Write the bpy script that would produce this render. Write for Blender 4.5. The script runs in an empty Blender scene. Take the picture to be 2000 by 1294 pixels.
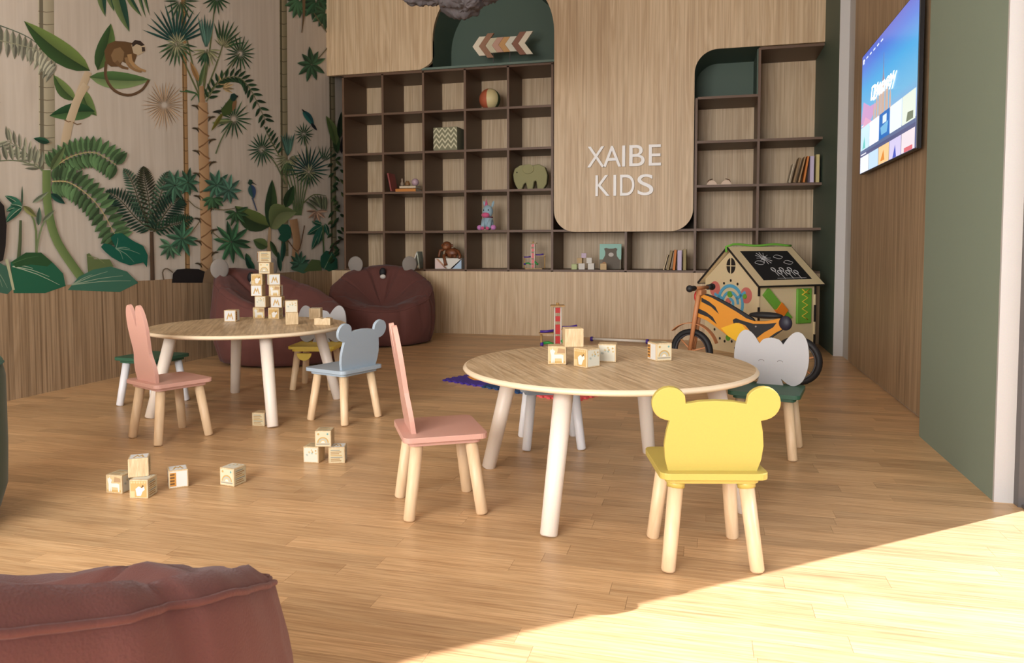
import bpy, bmesh, math, random
from mathutils import Vector, Matrix
from mathutils.geometry import tessellate_polygon
random.seed(7)
PI = math.pi
scn = bpy.context.scene
COL = scn.collection

# ---------------------------------------------------------------- camera
F, CX, CY, YAW, PIT, ROL = 1455.66, 1000.9, 561.47, .2535, .0528, -.0014
_c, _s = math.cos(YAW), math.sin(YAW)
FWD = Vector((-_s*math.cos(PIT), _c*math.cos(PIT), -math.sin(PIT)))
_r0 = Vector((_c, _s, 0)); _u0 = _r0.cross(FWD)
RGT = math.cos(ROL)*_r0 + math.sin(ROL)*_u0
UPV = -math.sin(ROL)*_r0 + math.cos(ROL)*_u0
EYE = Vector((0, 0, 1))
cam_d = bpy.data.cameras.new('camera'); cam = bpy.data.objects.new('camera', cam_d); COL.objects.link(cam)
cam_d.sensor_width = 36; cam_d.lens = F/2000*36; cam_d.shift_x = -(CX-1000)/2000; cam_d.shift_y = -(647-CY)/2000
cam_d.clip_start = .02
_m = Matrix((RGT, UPV, -FWD)).transposed().to_4x4(); _m.translation = EYE; cam.matrix_world = _m
cam_d.dof.use_dof = True; cam_d.dof.focus_distance = 3.2; cam_d.dof.aperture_fstop = 11
scn.camera = cam

def ray(u, v): return FWD + RGT*((u-CX)/F) - UPV*((v-CY)/F)
def px(u, v, **k):
    (a, val), = k.items(); i = 'xyz'.index(a); d = ray(u, v)
    return EYE + d*((val-EYE[i])/d[i])
def pxp(u, v, o, n):
    d = ray(u, v); return EYE + d*((Vector(o)-EYE).dot(n)/d.dot(n))

# ---------------------------------------------------------------- world, sun, daylight
SUN_EL = math.radians(45); SUN_H = Vector((-.771, -.637))
w = bpy.data.worlds.new('sky'); scn.world = w; w.use_nodes = True
wn = w.node_tree.nodes; bg = wn['Background']
sky = wn.new('ShaderNodeTexSky'); sky.sky_type = 'NISHITA'; sky.sun_disc = False
sky.sun_elevation = SUN_EL; sky.sun_rotation = math.atan2(-SUN_H.x, -SUN_H.y)
w.node_tree.links.new(sky.outputs[0], bg.inputs[0]); bg.inputs[1].default_value = .10
def lamp(name, kind, energy, color, loc, direction, **k):
    d = bpy.data.lights.new(name, kind); d.energy = energy; d.color = color
    for a, b in k.items(): setattr(d, a, b)
    o = bpy.data.objects.new(name, d); COL.objects.link(o); o.location = loc
    o.rotation_euler = Vector(direction).to_track_quat('-Z', 'Y').to_euler()
    return o
lamp('sun', 'SUN', 12.5, (1, .93, .98), (4, 6, 5), (SUN_H.x*math.cos(SUN_EL), SUN_H.y*math.cos(SUN_EL), -math.sin(SUN_EL)), angle=math.radians(.6))
lamp('window_daylight', 'AREA', 590, (1, .99, .985), (-1.9, -2.5, 1.75), (.12, 1, -.1), shape='RECTANGLE', size=3.3, size_y=2.6)
lamp('side_daylight', 'AREA', 40, (1, .99, .98), (1.75, .8, 1.4), (-1, .15, -.05), shape='RECTANGLE', size=4.2, size_y=2.3)

scn.view_settings.view_transform = 'Standard'; scn.view_settings.look = 'None'
scn.view_settings.gamma = 1; scn.view_settings.use_curve_mapping = False
scn.view_settings.exposure = 0.05

# ---------------------------------------------------------------- materials
def srgb(r, g, b):
    f = lambda c: (c/255/12.92) if c <= 10 else ((c/255+.055)/1.055)**2.4
    return (f(r), f(g), f(b), 1)
MATS = {}
def mat(name, rgb, rough=.5, spec=.5, sheen=0, metal=0, bump=0, bscale=200, emit=0):
    if name in MATS: return MATS[name]
    m = bpy.data.materials.new(name); m.use_nodes = True; n = m.node_tree.nodes; l = m.node_tree.links
    b = n['Principled BSDF']; b.inputs['Base Color'].default_value = srgb(*rgb); b.inputs['Roughness'].default_value = rough
    b.inputs['Specular IOR Level'].default_value = spec; b.inputs['Metallic'].default_value = metal
    if sheen: b.inputs['Sheen Weight'].default_value = sheen; b.inputs['Sheen Roughness'].default_value = .4
    if emit: b.inputs['Emission Color'].default_value = srgb(*rgb); b.inputs['Emission Strength'].default_value = emit
    g = n.new('ShaderNodeNewGeometry'); t = n.new('ShaderNodeTexNoise'); t.inputs['Scale'].default_value = bscale
    l.new(g.outputs['Position'], t.inputs['Vector'])
    # slight procedural mottling so no surface is dead flat
    mx = n.new('ShaderNodeMix'); mx.data_type = 'RGBA'; mx.blend_type = 'MULTIPLY'; mx.inputs[0].default_value = .12
    mx.inputs[6].default_value = srgb(*rgb); l.new(t.outputs['Color'], mx.inputs[7]); l.new(mx.outputs[2], b.inputs['Base Color'])
    if bump:
        bp = n.new('ShaderNodeBump'); bp.inputs['Strength'].default_value = bump; bp.inputs['Distance'].default_value = .002
        l.new(t.outputs['Fac'], bp.inputs['Height']); l.new(bp.outputs[0], b.inputs['Normal'])
    MATS[name] = m; return m
def vmat(name, rough=.7, emit=0):
    """material coloured by the mesh's own print colours (attribute col)"""
    m = bpy.data.materials.new(name); m.use_nodes = True; n = m.node_tree.nodes; l = m.node_tree.links
    b = n['Principled BSDF']; a = n.new('ShaderNodeVertexColor'); a.layer_name = 'col'
    l.new(a.outputs[0], b.inputs['Base Color']); b.inputs['Roughness'].default_value = rough; b.inputs['Specular IOR Level'].default_value = .25
    if emit:
        b.inputs['Base Color'].default_value = (0, 0, 0, 1)
        for k in list(b.inputs['Base Color'].links): l.remove(k)
        l.new(a.outputs[0], b.inputs['Emission Color']); b.inputs['Emission Strength'].default_value = emit
    return m
def wood(name, ca, cb, cc, sc, fine, rough=.45, plank=False, obj_space=False, contrast=.5):
    """grain: sc = coordinate scale of the broad figure, fine = of the pores"""
    m = bpy.data.materials.new(name); m.use_nodes = True; n = m.node_tree.nodes; l = m.node_tree.links
    b = n['Principled BSDF']; b.inputs['Roughness'].default_value = rough
    if obj_space: src = n.new('ShaderNodeTexCoord').outputs['Object']
    else: src = n.new('ShaderNodeNewGeometry').outputs['Position']
    rnd = None
    if plank:
        oi = n.new('ShaderNodeObjectInfo'); at = n.new('ShaderNodeAttribute'); at.attribute_name = 'rnd'
        ad = n.new('ShaderNodeMath'); ad.operation = 'ADD'; l.new(oi.outputs['Random'], ad.inputs[0]); l.new(at.outputs['Fac'], ad.inputs[1])
        fr = n.new('ShaderNodeMath'); fr.operation = 'FRACT'; l.new(ad.outputs[0], fr.inputs[0]); rnd = fr.outputs[0]
        cm = n.new('ShaderNodeCombineXYZ'); ml = n.new('ShaderNodeMath'); ml.operation = 'MULTIPLY'; ml.inputs[1].default_value = 37
        l.new(rnd, ml.inputs[0]); l.new(ml.outputs[0], cm.inputs[0]); l.new(ml.outputs[0], cm.inputs[1])
        va = n.new('ShaderNodeVectorMath'); l.new(src, va.inputs[0]); l.new(cm.outputs[0], va.inputs[1]); src = va.outputs[0]
    def noise(scale, det, dist):
        mp = n.new('ShaderNodeMapping'); mp.inputs['Scale'].default_value = scale; l.new(src, mp.inputs[0])
        t = n.new('ShaderNodeTexNoise'); t.inputs['Scale'].default_value = 1; t.inputs['Detail'].default_value = det; t.inputs['Distortion'].default_value = dist
        l.new(mp.outputs[0], t.inputs[0]); return t.outputs['Fac']
    a = noise(sc, 4, 1.2); f = noise(fine, 3, .2)
    # figure: banded broad noise gives cathedral lines
    mu = n.new('ShaderNodeMath'); mu.operation = 'MULTIPLY'; mu.inputs[1].default_value = 9; l.new(a, mu.inputs[0])
    fr2 = n.new('ShaderNodeMath'); fr2.operation = 'PINGPONG'; fr2.inputs[1].default_value = 1; l.new(mu.outputs[0], fr2.inputs[0])
    mix1 = n.new('ShaderNodeMix'); mix1.data_type = 'RGBA'; l.new(fr2.outputs[0], mix1.inputs[0])
    mix1.inputs[6].default_value = srgb(*ca); mix1.inputs[7].default_value = srgb(*cb)
    rp = n.new('ShaderNodeMapRange'); rp.inputs[1].default_value = .42; rp.inputs[2].default_value = .72; l.new(f, rp.inputs[0]); rp.inputs[4].default_value = contrast
    mix2 = n.new('ShaderNodeMix'); mix2.data_type = 'RGBA'; l.new(rp.outputs[0], mix2.inputs[0]); l.new(mix1.outputs[2], mix2.inputs[6]); mix2.inputs[7].default_value = srgb(*cc)
    out = mix2.outputs[2]
    if plank:
        hs = n.new('ShaderNodeHueSaturation'); mr = n.new('ShaderNodeMapRange'); mr.inputs[3].default_value = .8; mr.inputs[4].default_value = 1.1
        l.new(rnd, mr.inputs[0]); l.new(mr.outputs[0], hs.inputs['Value']); l.new(out, hs.inputs['Color']); out = hs.outputs[0]
    l.new(out, b.inputs['Base Color'])
    bp = n.new('ShaderNodeBump'); bp.inputs['Strength'].default_value = .08; bp.inputs['Distance'].default_value = .001
    l.new(f, bp.inputs['Height']); l.new(bp.outputs[0], b.inputs['Normal'])
    MATS[name] = m; return m
M_FLOOR = wood('oak_plank', (213, 176, 131), (199, 160, 115), (158, 116, 76), (1.3, 26, 1), (4, 120, 5), .36, plank=True, contrast=.75)
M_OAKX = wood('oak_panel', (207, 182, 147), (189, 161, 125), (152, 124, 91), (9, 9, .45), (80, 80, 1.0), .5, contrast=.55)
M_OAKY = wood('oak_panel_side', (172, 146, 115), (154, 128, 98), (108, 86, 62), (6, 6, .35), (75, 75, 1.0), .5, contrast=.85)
M_TABLE = wood('ash_tabletop', (208, 182, 146), (192, 164, 126), (150, 122, 88), (14, 2, 3), (70, 3, 6), .42, obj_space=True, contrast=.75)
M_LEG = wood('beech_leg', (226, 196, 158), (218, 186, 146), (204, 170, 128), (9, 9, 2), (60, 60, 8), .45, obj_space=True, contrast=.4)
M_BLOCK = wood('pine_block', (206, 182, 144), (192, 166, 126), (166, 138, 98), (30, 30, 6), (160, 160, 20), .55, obj_space=True, contrast=.6)
M_BROWN = mat('dark_brown_laminate', (98, 71, 50), .5)
M_GREEN_D = mat('dark_green_paint', (76, 94, 80), .6)
M_GREEN = mat('sage_green_paint', (126, 139, 122), .65)
M_WHITE = mat('white_paint', (186, 182, 178), .6)
M_PRINT = vmat('printed_paper', .75)

# ---------------------------------------------------------------- mesh helpers
class MB:
    def __init__(s): s.v = []; s.f = []; s.c = []; s.sm = []
    def add(s, vs, fs, col=None, smooth=False):
        b = len(s.v); s.v += [tuple(x) for x in vs]
        s.f += [tuple(i+b for i in f) for f in fs]; s.sm += [smooth]*len(fs)
        if col is not None:
            s.c += [col]*len(vs) if not isinstance(col, list) else col
        return s
    def box(s, lo, hi, col=None):
        (a, b, c), (d, e, f) = lo, hi
        return s.add([(a,b,c),(d,b,c),(d,e,c),(a,e,c),(a,b,f),(d,b,f),(d,e,f),(a,e,f)],
                     [(0,3,2,1),(4,5,6,7),(0,1,5,4),(1,2,6,5),(2,3,7,6),(3,0,4,7)], col)
    def tube(s, pts, rs, n=12, cap=True, col=None):
        pts = [Vector(p) for p in pts]
        if not isinstance(rs, (list, tuple)): rs = [rs]*len(pts)
        vs = []; fs = []; up = None
        for i, p in enumerate(pts):
            t = (pts[min(i+1, len(pts)-1)]-pts[max(i-1, 0)]).normalized()
            if up is None:
                up = Vector((0, 0, 1)) if abs(t.z) < .9 else Vector((1, 0, 0))
            a = t.cross(up).normalized(); b = a.cross(t).normalized(); up = b
            for k in range(n):
                q = 2*PI*k/n; vs.append(p + (a*math.cos(q)+b*math.sin(q))*rs[i])
        for i in range(len(pts)-1):
            for k in range(n):
                fs.append((i*n+k, i*n+(k+1) % n, (i+1)*n+(k+1) % n, (i+1)*n+k))
        s.add(vs, fs, col, True)
        if cap:
            m = len(pts)-1
            s.add(vs[:n], [tuple(range(n))[::-1]], col); s.add(vs[m*n:], [tuple(range(n))], col)
        return s
    def lathe(s, prof, n=24, o=(0,0,0), col=None, M=None):
        vs = []; fs = []; o = Vector(o)
        for r, z in prof:
            for k in range(n):
                a = 2*PI*k/n; p = Vector((r*math.cos(a), r*math.sin(a), z))
                if M: p = M @ p
                vs.append(o+p)
        for i in range(len(prof)-1):
            for k in range(n): fs.append((i*n+k, i*n+(k+1) % n, (i+1)*n+(k+1) % n, (i+1)*n+k))
        return s.add(vs, fs, col, True)
    def ball(s, o, r, n=16, m=10, col=None, M=None):
        if not isinstance(r, (tuple, list)): r = (r, r, r)
        D = Matrix.Diagonal(Vector(r)).to_3x3()
        if M: D = M @ D
        return s.lathe([(max(1e-4, math.sin(PI*i/m)), -math.cos(PI*i/m)) for i in range(m+1)], n, o, col, D)
    def prism(s, poly, a, b, axes='xz', col=None):
        """extrude a 2D polygon lying in the plane axes from a to b on the third axis"""
        third = ({'x','y','z'}-set(axes)).pop()
        def P(q, t):
            d = {axes[0]: q[0], axes[1]: q[1], third: t}; return (d['x'], d['y'], d['z'])
        n = len(poly); tri = tessellate_polygon([[Vector((q[0], q[1], 0)) for q in poly]])
        vs = [P(q, a) for q in poly]+[P(q, b) for q in poly]
        fs = [tuple(t) for t in tri]+[tuple(i+n for i in t)[::-1] for t in tri]
        s.add(vs, fs, col)
        s.add(vs, [(i, (i+1) % n, (i+1) % n+n, i+n) for i in range(n)], col)
        return s
    def poly3(s, pts, col=None):
        """flat polygon from 3D points (fan through tessellation in its own plane)"""
        pts = [Vector(p) for p in pts]; tri = tessellate_polygon([pts])
        return s.add(pts, [tuple(t) for t in tri], col)
def obj(name, mb, m, parent=None, loc=None, rz=None, bevel=0, seg=2, sub=0, weld=True, label=None):
    me = bpy.data.meshes.new(name); me.from_pydata(mb.v, [], mb.f)
    if mb.c and len(mb.c) == len(mb.v):
        at = me.color_attributes.new('col', 'FLOAT_COLOR', 'POINT')
        at.data.foreach_set('color', [x for c in mb.c for x in c])
    me.polygons.foreach_set('use_smooth', mb.sm)
    if not mb.c:
        bm = bmesh.new(); bm.from_mesh(me)
        if weld: bmesh.ops.remove_doubles(bm, verts=bm.verts, dist=1e-5)
        bmesh.ops.recalc_face_normals(bm, faces=bm.faces); bm.to_mesh(me); bm.free()
    me.materials.append(m)
    o = bpy.data.objects.new(name, me); COL.objects.link(o)
    if parent: o.parent = parent
    if loc is not None: o.location = loc
    if rz is not None: o.rotation_euler.z = rz
    if bevel:
        b = o.modifiers.new('edge', 'BEVEL'); b.width = bevel; b.segments = seg; b.limit_method = 'ANGLE'; b.angle_limit = math.radians(35)
    if sub:
        b = o.modifiers.new('smooth', 'SUBSURF'); b.levels = sub; b.render_levels = sub
    if label: o['label'] = label
    return o
def tag(o, label, cat, group=None):
    o['label'] = label; o['category'] = cat
    if group: o['group'] = group
    return o
def thing(name, label, cat, loc=(0,0,0), rz=0, group=None):
    o = bpy.data.objects.new(name, None); COL.objects.link(o); o.location = loc; o.rotation_euler = (0, 0, rz)
    o.empty_display_size = .1
    return tag(o, label, cat, group)
def struct(o):
    o['kind'] = 'structure'; return o
def arc(cx, cy, r, a0, a1, n=12, ry=None):
    ry = ry or r
    return [(cx+r*math.cos(math.radians(a0+(a1-a0)*i/n)), cy+ry*math.sin(math.radians(a0+(a1-a0)*i/n))) for i in range(n+1)]

# ---------------------------------------------------------------- room dimensions
YB, YBK, XL, XW, XG, HW, ZC, YN = 8.30, 8.95, -4.455, 1.235, 1.11, .74, 4.3, -2.3
A = [-4.2585, -3.745, -3.23, -2.716, -2.2, -1.686]       # bookcase uprights, left bay
B = [-.115, .524, 1.153]                                   # right bay
ZR = [3.067, 2.598, 2.131, 1.662, 1.196, .745]             # shelf heights

# ---------------------------------------------------------------- floor of oak strips
fl = MB().box((-4.8, -2.6, -.06), (1.6, 9.1, -.012)); floor = struct(obj('floor', fl, mat('screed', (150, 120, 90), .8)))
unit = MB().box((-.5, -.5, -1), (.5, .5, 0)); pm = None
PW = .082; strips = []; y = -2.4; row = 0
while y < 8.95:
    x = -4.75 - random.random()*.9
    while x < 1.5:
        L = random.uniform(.42, 1.05); a = max(x, -4.75); b = min(x+L, 1.5)
        if b-a > .03: strips.append((a, b, y))
        x += L
    y += PW; row += 1
def seen(s):
    a, b, y = s; p = Vector(((a+b)/2, y+PW/2, 0))-EYE; d = p.dot(FWD)
    if d < .3: return -1
    u = CX+F*p.dot(RGT)/d; v = CY-F*p.dot(UPV)/d
    if not (-150 < u < 2150 and 500 < v < 1360): return -1
    return (b-a)*PW/d**3
rank = sorted(strips, key=seen, reverse=True)
near = [s for s in rank if seen(s) > 0][:300]; nset = set(near)
for a, b, y in near:
    if pm is None:
        o = obj('floor_strip', unit, M_FLOOR, floor); pm = o.data
    else:
        o = bpy.data.objects.new('floor_strip', pm); COL.objects.link(o); o.parent = floor
    o.location = ((a+b)/2, y+PW/2, 0); o.scale = (b-a-.0008, PW-.0008, .012)
rest = MB(); rr = []
for a, b, y in strips:
    if (a, b, y) in nset: continue
    rest.box((a+.0004, y+.0004, -.012), (b-.0004, y+PW-.0004, 0)); rr += [random.random()]*8
ro = obj('floor_strips', rest, M_FLOOR, floor, weld=False); ro['kind'] = 'stuff'
at = ro.data.attributes.new('rnd', 'FLOAT', 'POINT')
if len(at.data) == len(rr): at.data.foreach_set('value', rr)

# ---------------------------------------------------------------- walls
def swall(name, lo, hi, m, parent=None):
    o = obj(name, MB().box(lo, hi), m, parent)
    if not parent: struct(o)
    return o
M_MURAL = wood('cream_mural_ground', (204, 194, 180), (197, 186, 171), (182, 170, 154), (3, 3, .3), (22, 22, .8), .8, contrast=.5)
wl = swall('wall_left', (XL-.15, YN-.15, 0), (XL, 9.1, ZC), M_MURAL)
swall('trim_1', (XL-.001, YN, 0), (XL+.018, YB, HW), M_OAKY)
swall('ceiling', (XL-.15, YN-.15, ZC), (1.6, 9.1, ZC+.1), mat('ceiling_white', (214, 206, 196), .8))
# right wall: base wall with thicker green slabs standing proud of it
swall('wall_right', (XW, 3.28, 0), (XW+.06, 9.1, ZC), M_WHITE)
swall('wall_right_green_far', (B[2], 7.40, 0), (XW+.001, 9.0, ZC), M_GREEN_D)
swall('trim_2', (B[2], 7.385, 0), (XW, 7.40, ZC), M_WHITE)
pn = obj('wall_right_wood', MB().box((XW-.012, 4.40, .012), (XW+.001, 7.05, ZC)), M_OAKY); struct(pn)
swall('wall_right_green_near', (XG, 3.285, 0), (XW+.001, 4.335, ZC), M_GREEN)
swall('trim_3', (XG, 3.27, 0), (XW, 3.285, ZC), M_WHITE)
# big side window the sun comes through (from y=3.2 towards the room's front)
M_FRAME = mat('dark_grey_aluminium', (84, 80, 78), .45)
gl = bpy.data.materials.new('window_glass'); gl.use_nodes = True; gn = gl.node_tree.nodes; gk = gl.node_tree.links
tr = gn.new('ShaderNodeBsdfTransparent'); gs = gn.new('ShaderNodeBsdfGlossy'); gs.inputs['Roughness'].default_value = .02
mxs = gn.new('ShaderNodeMixShader'); mxs.inputs[0].default_value = .06; gk.new(tr.outputs[0], mxs.inputs[1]); gk.new(gs.outputs[0], mxs.inputs[2])
gk.new(mxs.outputs[0], gn['Material Output'].inputs[0])
ZH = 2.58
w1 = struct(obj('window_1', MB().box((1.178, 3.225, 0), (1.22, 3.27, ZH)), M_FRAME))
for yy in (1.45, -.35):
    obj('mullion', MB().box((1.19, yy-.02, 0), (1.22, yy+.02, ZH)), M_FRAME, w1)
obj('frame', MB().box((1.178, YN, ZH-.06), (1.22, 3.225, ZH)).box((1.19, YN, -.01), (1.22, 3.225, .012)), M_FRAME, w1)
for a, b in ((1.47, 3.225), (-.33, 1.43), (YN, -.37)):
    obj('pane', MB().box((1.202, a, .012), (1.208, b, ZH-.06)), gl, w1)
swall('wall_right_lintel', (1.178, YN-.15, ZH), (1.295, 3.27, ZC), M_WHITE)
# wall behind the camera with a wide window on its left half
wf = swall('wall_front', (.35, YN-.15, 0), (1.43, YN, ZC), M_WHITE)
swall('wall_front_sill', (XL, YN-.15, 0), (.35, YN, .35), M_WHITE)
swall('wall_front_lintel', (XL, YN-.15, 3.1), (.35, YN, ZC), M_WHITE)
swall('wall_front_pier', (XL, YN-.15, .35), (-3.7, YN, 3.1), M_WHITE)
w2 = struct(obj('window_2', MB().box((-3.7, YN-.1, .35), (-3.64, YN-.04, 3.1)), M_FRAME))
for xx in (-2.4, -1.05, .29): obj('mullion', MB().box((xx, YN-.1, .35), (xx+.06, YN-.04, 3.1)), M_FRAME, w2)
for xa, xb in ((-3.64, -2.4), (-2.34, -1.05), (-.99, .29)): obj('pane', MB().box((xa, YN-.075, .35), (xb, YN-.069, 3.1)), gl, w2)

# back wall: masonry behind, oak facing with the arch and the hanging sign board in one sheet
swall('wall_back', (XL-.15, YBK+.02, 0), (1.6, 9.2, ZC), mat('plaster', (120, 105, 90), .8))
YF = YB-.03
def bp(u, v): p = px(u, v, y=YF); return (p.x, p.z)
zb = ZR[0]+.014
sl = bp(1082, 300)[0]; sr = bp(1355, 300)[0]; zs = bp(1215, 452)[1]
ac = bp(961, 70); ar = sl-ac[0]
RC = .24
arch_l = arc(ac[0], ac[1], ar, 180, 0, 28)
flare = []
xb_ = ac[0]-ar
for i in range(9):       # small ogee foot of the arch
    t = i/8; flare.append((xb_-.16*(1-t)**2.2, zb+.13*t))
nr = .24; nz = ZR[0]+.03
outline = [(XL, zb)]+flare+arch_l+[(sl, zs+RC)]+arc(sl+RC, zs+RC, RC, 180, 270, 10)[1:]+arc(sr-RC, zs+RC, RC, 270, 360, 10)
niche = arc(sr+nr, nz-nr, nr, 180, 90, 12)
outline += niche+[(B[2], nz), (B[2], ZC), (XL, ZC)]
face = struct(obj('wall_back_oak_facing', MB().prism(outline, YF, YB+.02), M_OAKX))
# green linings of the two niches
def lining(name, pts, y0, y1, floor_z, xr):
    mb = MB(); n = len(pts); t = .02
    vs = [(x, y0, z) for x, z in pts]+[(x, y1, z) for x, z in pts]
    mb.add(vs, [(i, i+1, n+i+1, n+i) for i in range(n-1)], None, True)
    o = obj(name, mb, M_GREEN_D, face)
    return o
lining('arch_lining', [(xb_, zb)]+arch_l+[(sl, zb)], YF+.002, YBK, 0, 0)
obj('arch_back', MB().prism([(xb_-.02, zb)]+arc(ac[0], ac[1], ar+.02, 180, 0, 28)+[(sl+.02, zb)], YBK-.02, YBK), M_GREEN_D, face)
obj('arch_floor', MB().box((xb_-.14, YF+.004, zb-.004), (sl, YBK-.02, zb+.02)), mat('teal_green_edge', (92, 112, 100), .5), face)
lining('niche_lining', [(sr+.001, ZR[1])]+[(x+.001, z-.002) for x, z in niche]+[(B[1], nz-.002)], YF+.004, YBK, 0, 0)
obj('niche_back', MB().prism([(sr, ZR[1])]+niche+[(B[1], nz), (B[1], ZR[1])], YBK-.02, YBK), M_GREEN_D, face)
obj('niche_side', MB().box((B[1]-.026, YB+.01, ZR[1]+.013), (B[1]-.014, YBK-.02, nz-.02)), M_GREEN_D, face)
# plinth under the shelves
swall('trim_4', (XL, YB-.01, 0), (B[2], YBK, ZR[5]-.012), M_OAKX)

# ---------------------------------------------------------------- built-in bookcase
bc = thing('bookcase', 'dark brown built-in bookcase of open square cells across the oak wall', 'bookcase', (-1.55, YB, ZR[5]-.012))
T = .013
def bpart(name, lo, hi, m=M_BROWN):
    o = Vector((-1.55, YB, ZR[5]-.012)); return obj(name, MB().box(Vector(lo)-o, Vector(hi)-o), m, bc)
YS = YBK-.022
for x in A: bpart('upright', (x-T, YB, ZR[5]), (x+T, YS, ZR[0]))
xm = px(1222, 490, y=YB).x
bpart('upright', (xm-T, YB, ZR[5]), (xm+T, YS, ZR[4]))
bpart('upright', (B[0]-T, YB, ZR[5]), (B[0]+T, YS, ZR[1]))
bpart('upright', (B[1]-T, YB, ZR[5]), (B[1]+T, YS, ZR[0]+.02))
for r in range(6):
    t = T if r < 5 else .012
    xs = A if r else [A[0], A[-1]]
    for i in range(len(xs)-1):
        bpart('shelf', (xs[i]+(T if r else -T), YB+.003*(r > 0), ZR[r]-t), (xs[i+1]+(-T if r else T), YS, ZR[r]+t))
for r in (4, 5):
    bpart('shelf', (A[-1]+T, YB+.003, ZR[r]-.012), (xm-T, YS, ZR[r]+.012)); bpart('shelf', (xm+T, YB+.003, ZR[r]-.012), (B[0]-T, YS, ZR[r]+.012))
for r in range(1, 6):
    bpart('shelf', (B[0]+T, YB+.003, ZR[r]-T), (B[1]-T, YS, ZR[r]+T))
    if r > 1: bpart('shelf', (B[1]+T, YB+.003, ZR[r]-T), (B[2], YS, ZR[r]+T))
bpart('shelf', (B[1]+T, YB+.003, ZR[0]), (B[2], YS, ZR[0]+.026))
bpart('back_panel', (A[0]-.2, YS, ZR[5]), (A[-1], YBK+.015, ZR[0]-.005), M_OAKX)
bpart('back_panel', (A[-1], YS, ZR[5]), (B[0], YBK+.015, ZR[4]), M_OAKX)
bpart('back_panel', (B[0], YS, ZR[5]), (B[1], YBK+.015, ZR[1]), M_OAKX)
bpart('back_panel', (B[1], YS, ZR[5]), (B[2], YBK+.015, ZR[0]), M_OAKX)

# ---------------------------------------------------------------- lettering on the sign board
def letter_mesh(ch, size, depth):
    cu = bpy.data.curves.new('letter', 'FONT'); cu.body = ch; cu.size = size; cu.extrude = depth/2; cu.bevel_depth = .002
    to = bpy.data.objects.new('tmp', cu); COL.objects.link(to); bpy.context.view_layer.update()
    me = bpy.data.meshes.new_from_object(to.evaluated_get(bpy.context.evaluated_depsgraph_get()))
    bpy.data.objects.remove(to); bpy.data.curves.remove(cu); return me
sg = thing('wall_sign', 'raised off-white letters reading XAIBE KIDS on the hanging oak board', 'sign', (px(1218, 330, y=YF).x, YF, px(1218, 330, y=YF).z))
M_LET = mat('off_white_acrylic', (236, 233, 229), .4)
def line(spans, vtop, vbot):
    um = 1218; z0 = px(um, vbot, y=YF-.02).z; h = px(um, vtop, y=YF-.02).z-z0
    for ch, ua, ub in spans:
        me = letter_mesh(ch, 1, .04); xs = [v.co.x for v in me.vertices]; ys = [v.co.y for v in me.vertices]
        x0 = px(ua, vbot, y=YF-.02).x; sx = (px(ub, vbot, y=YF-.02).x-x0)/(max(xs)-min(xs)); sy = h/(max(ys)-min(ys)); a = min(xs); c = min(ys)
        for v in me.vertices:
            X, Y, Z = v.co; v.co = (x0+(X-a)*sx-sg.location.x, -Z*.55-.013, z0+(Y-c)*sy-sg.location.z)
        me.materials.append(M_LET); o = bpy.data.objects.new('letter', me); COL.objects.link(o); o.parent = sg
line([('X', 1147, 1181), ('A', 1178, 1213), ('I', 1215, 1221), ('B', 1229, 1259), ('E', 1267, 1291)], 284, 325)
line([('K', 1163, 1191), ('I', 1198, 1203.5), ('D', 1211, 1239), ('S', 1245, 1276)], 341, 382)

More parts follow.
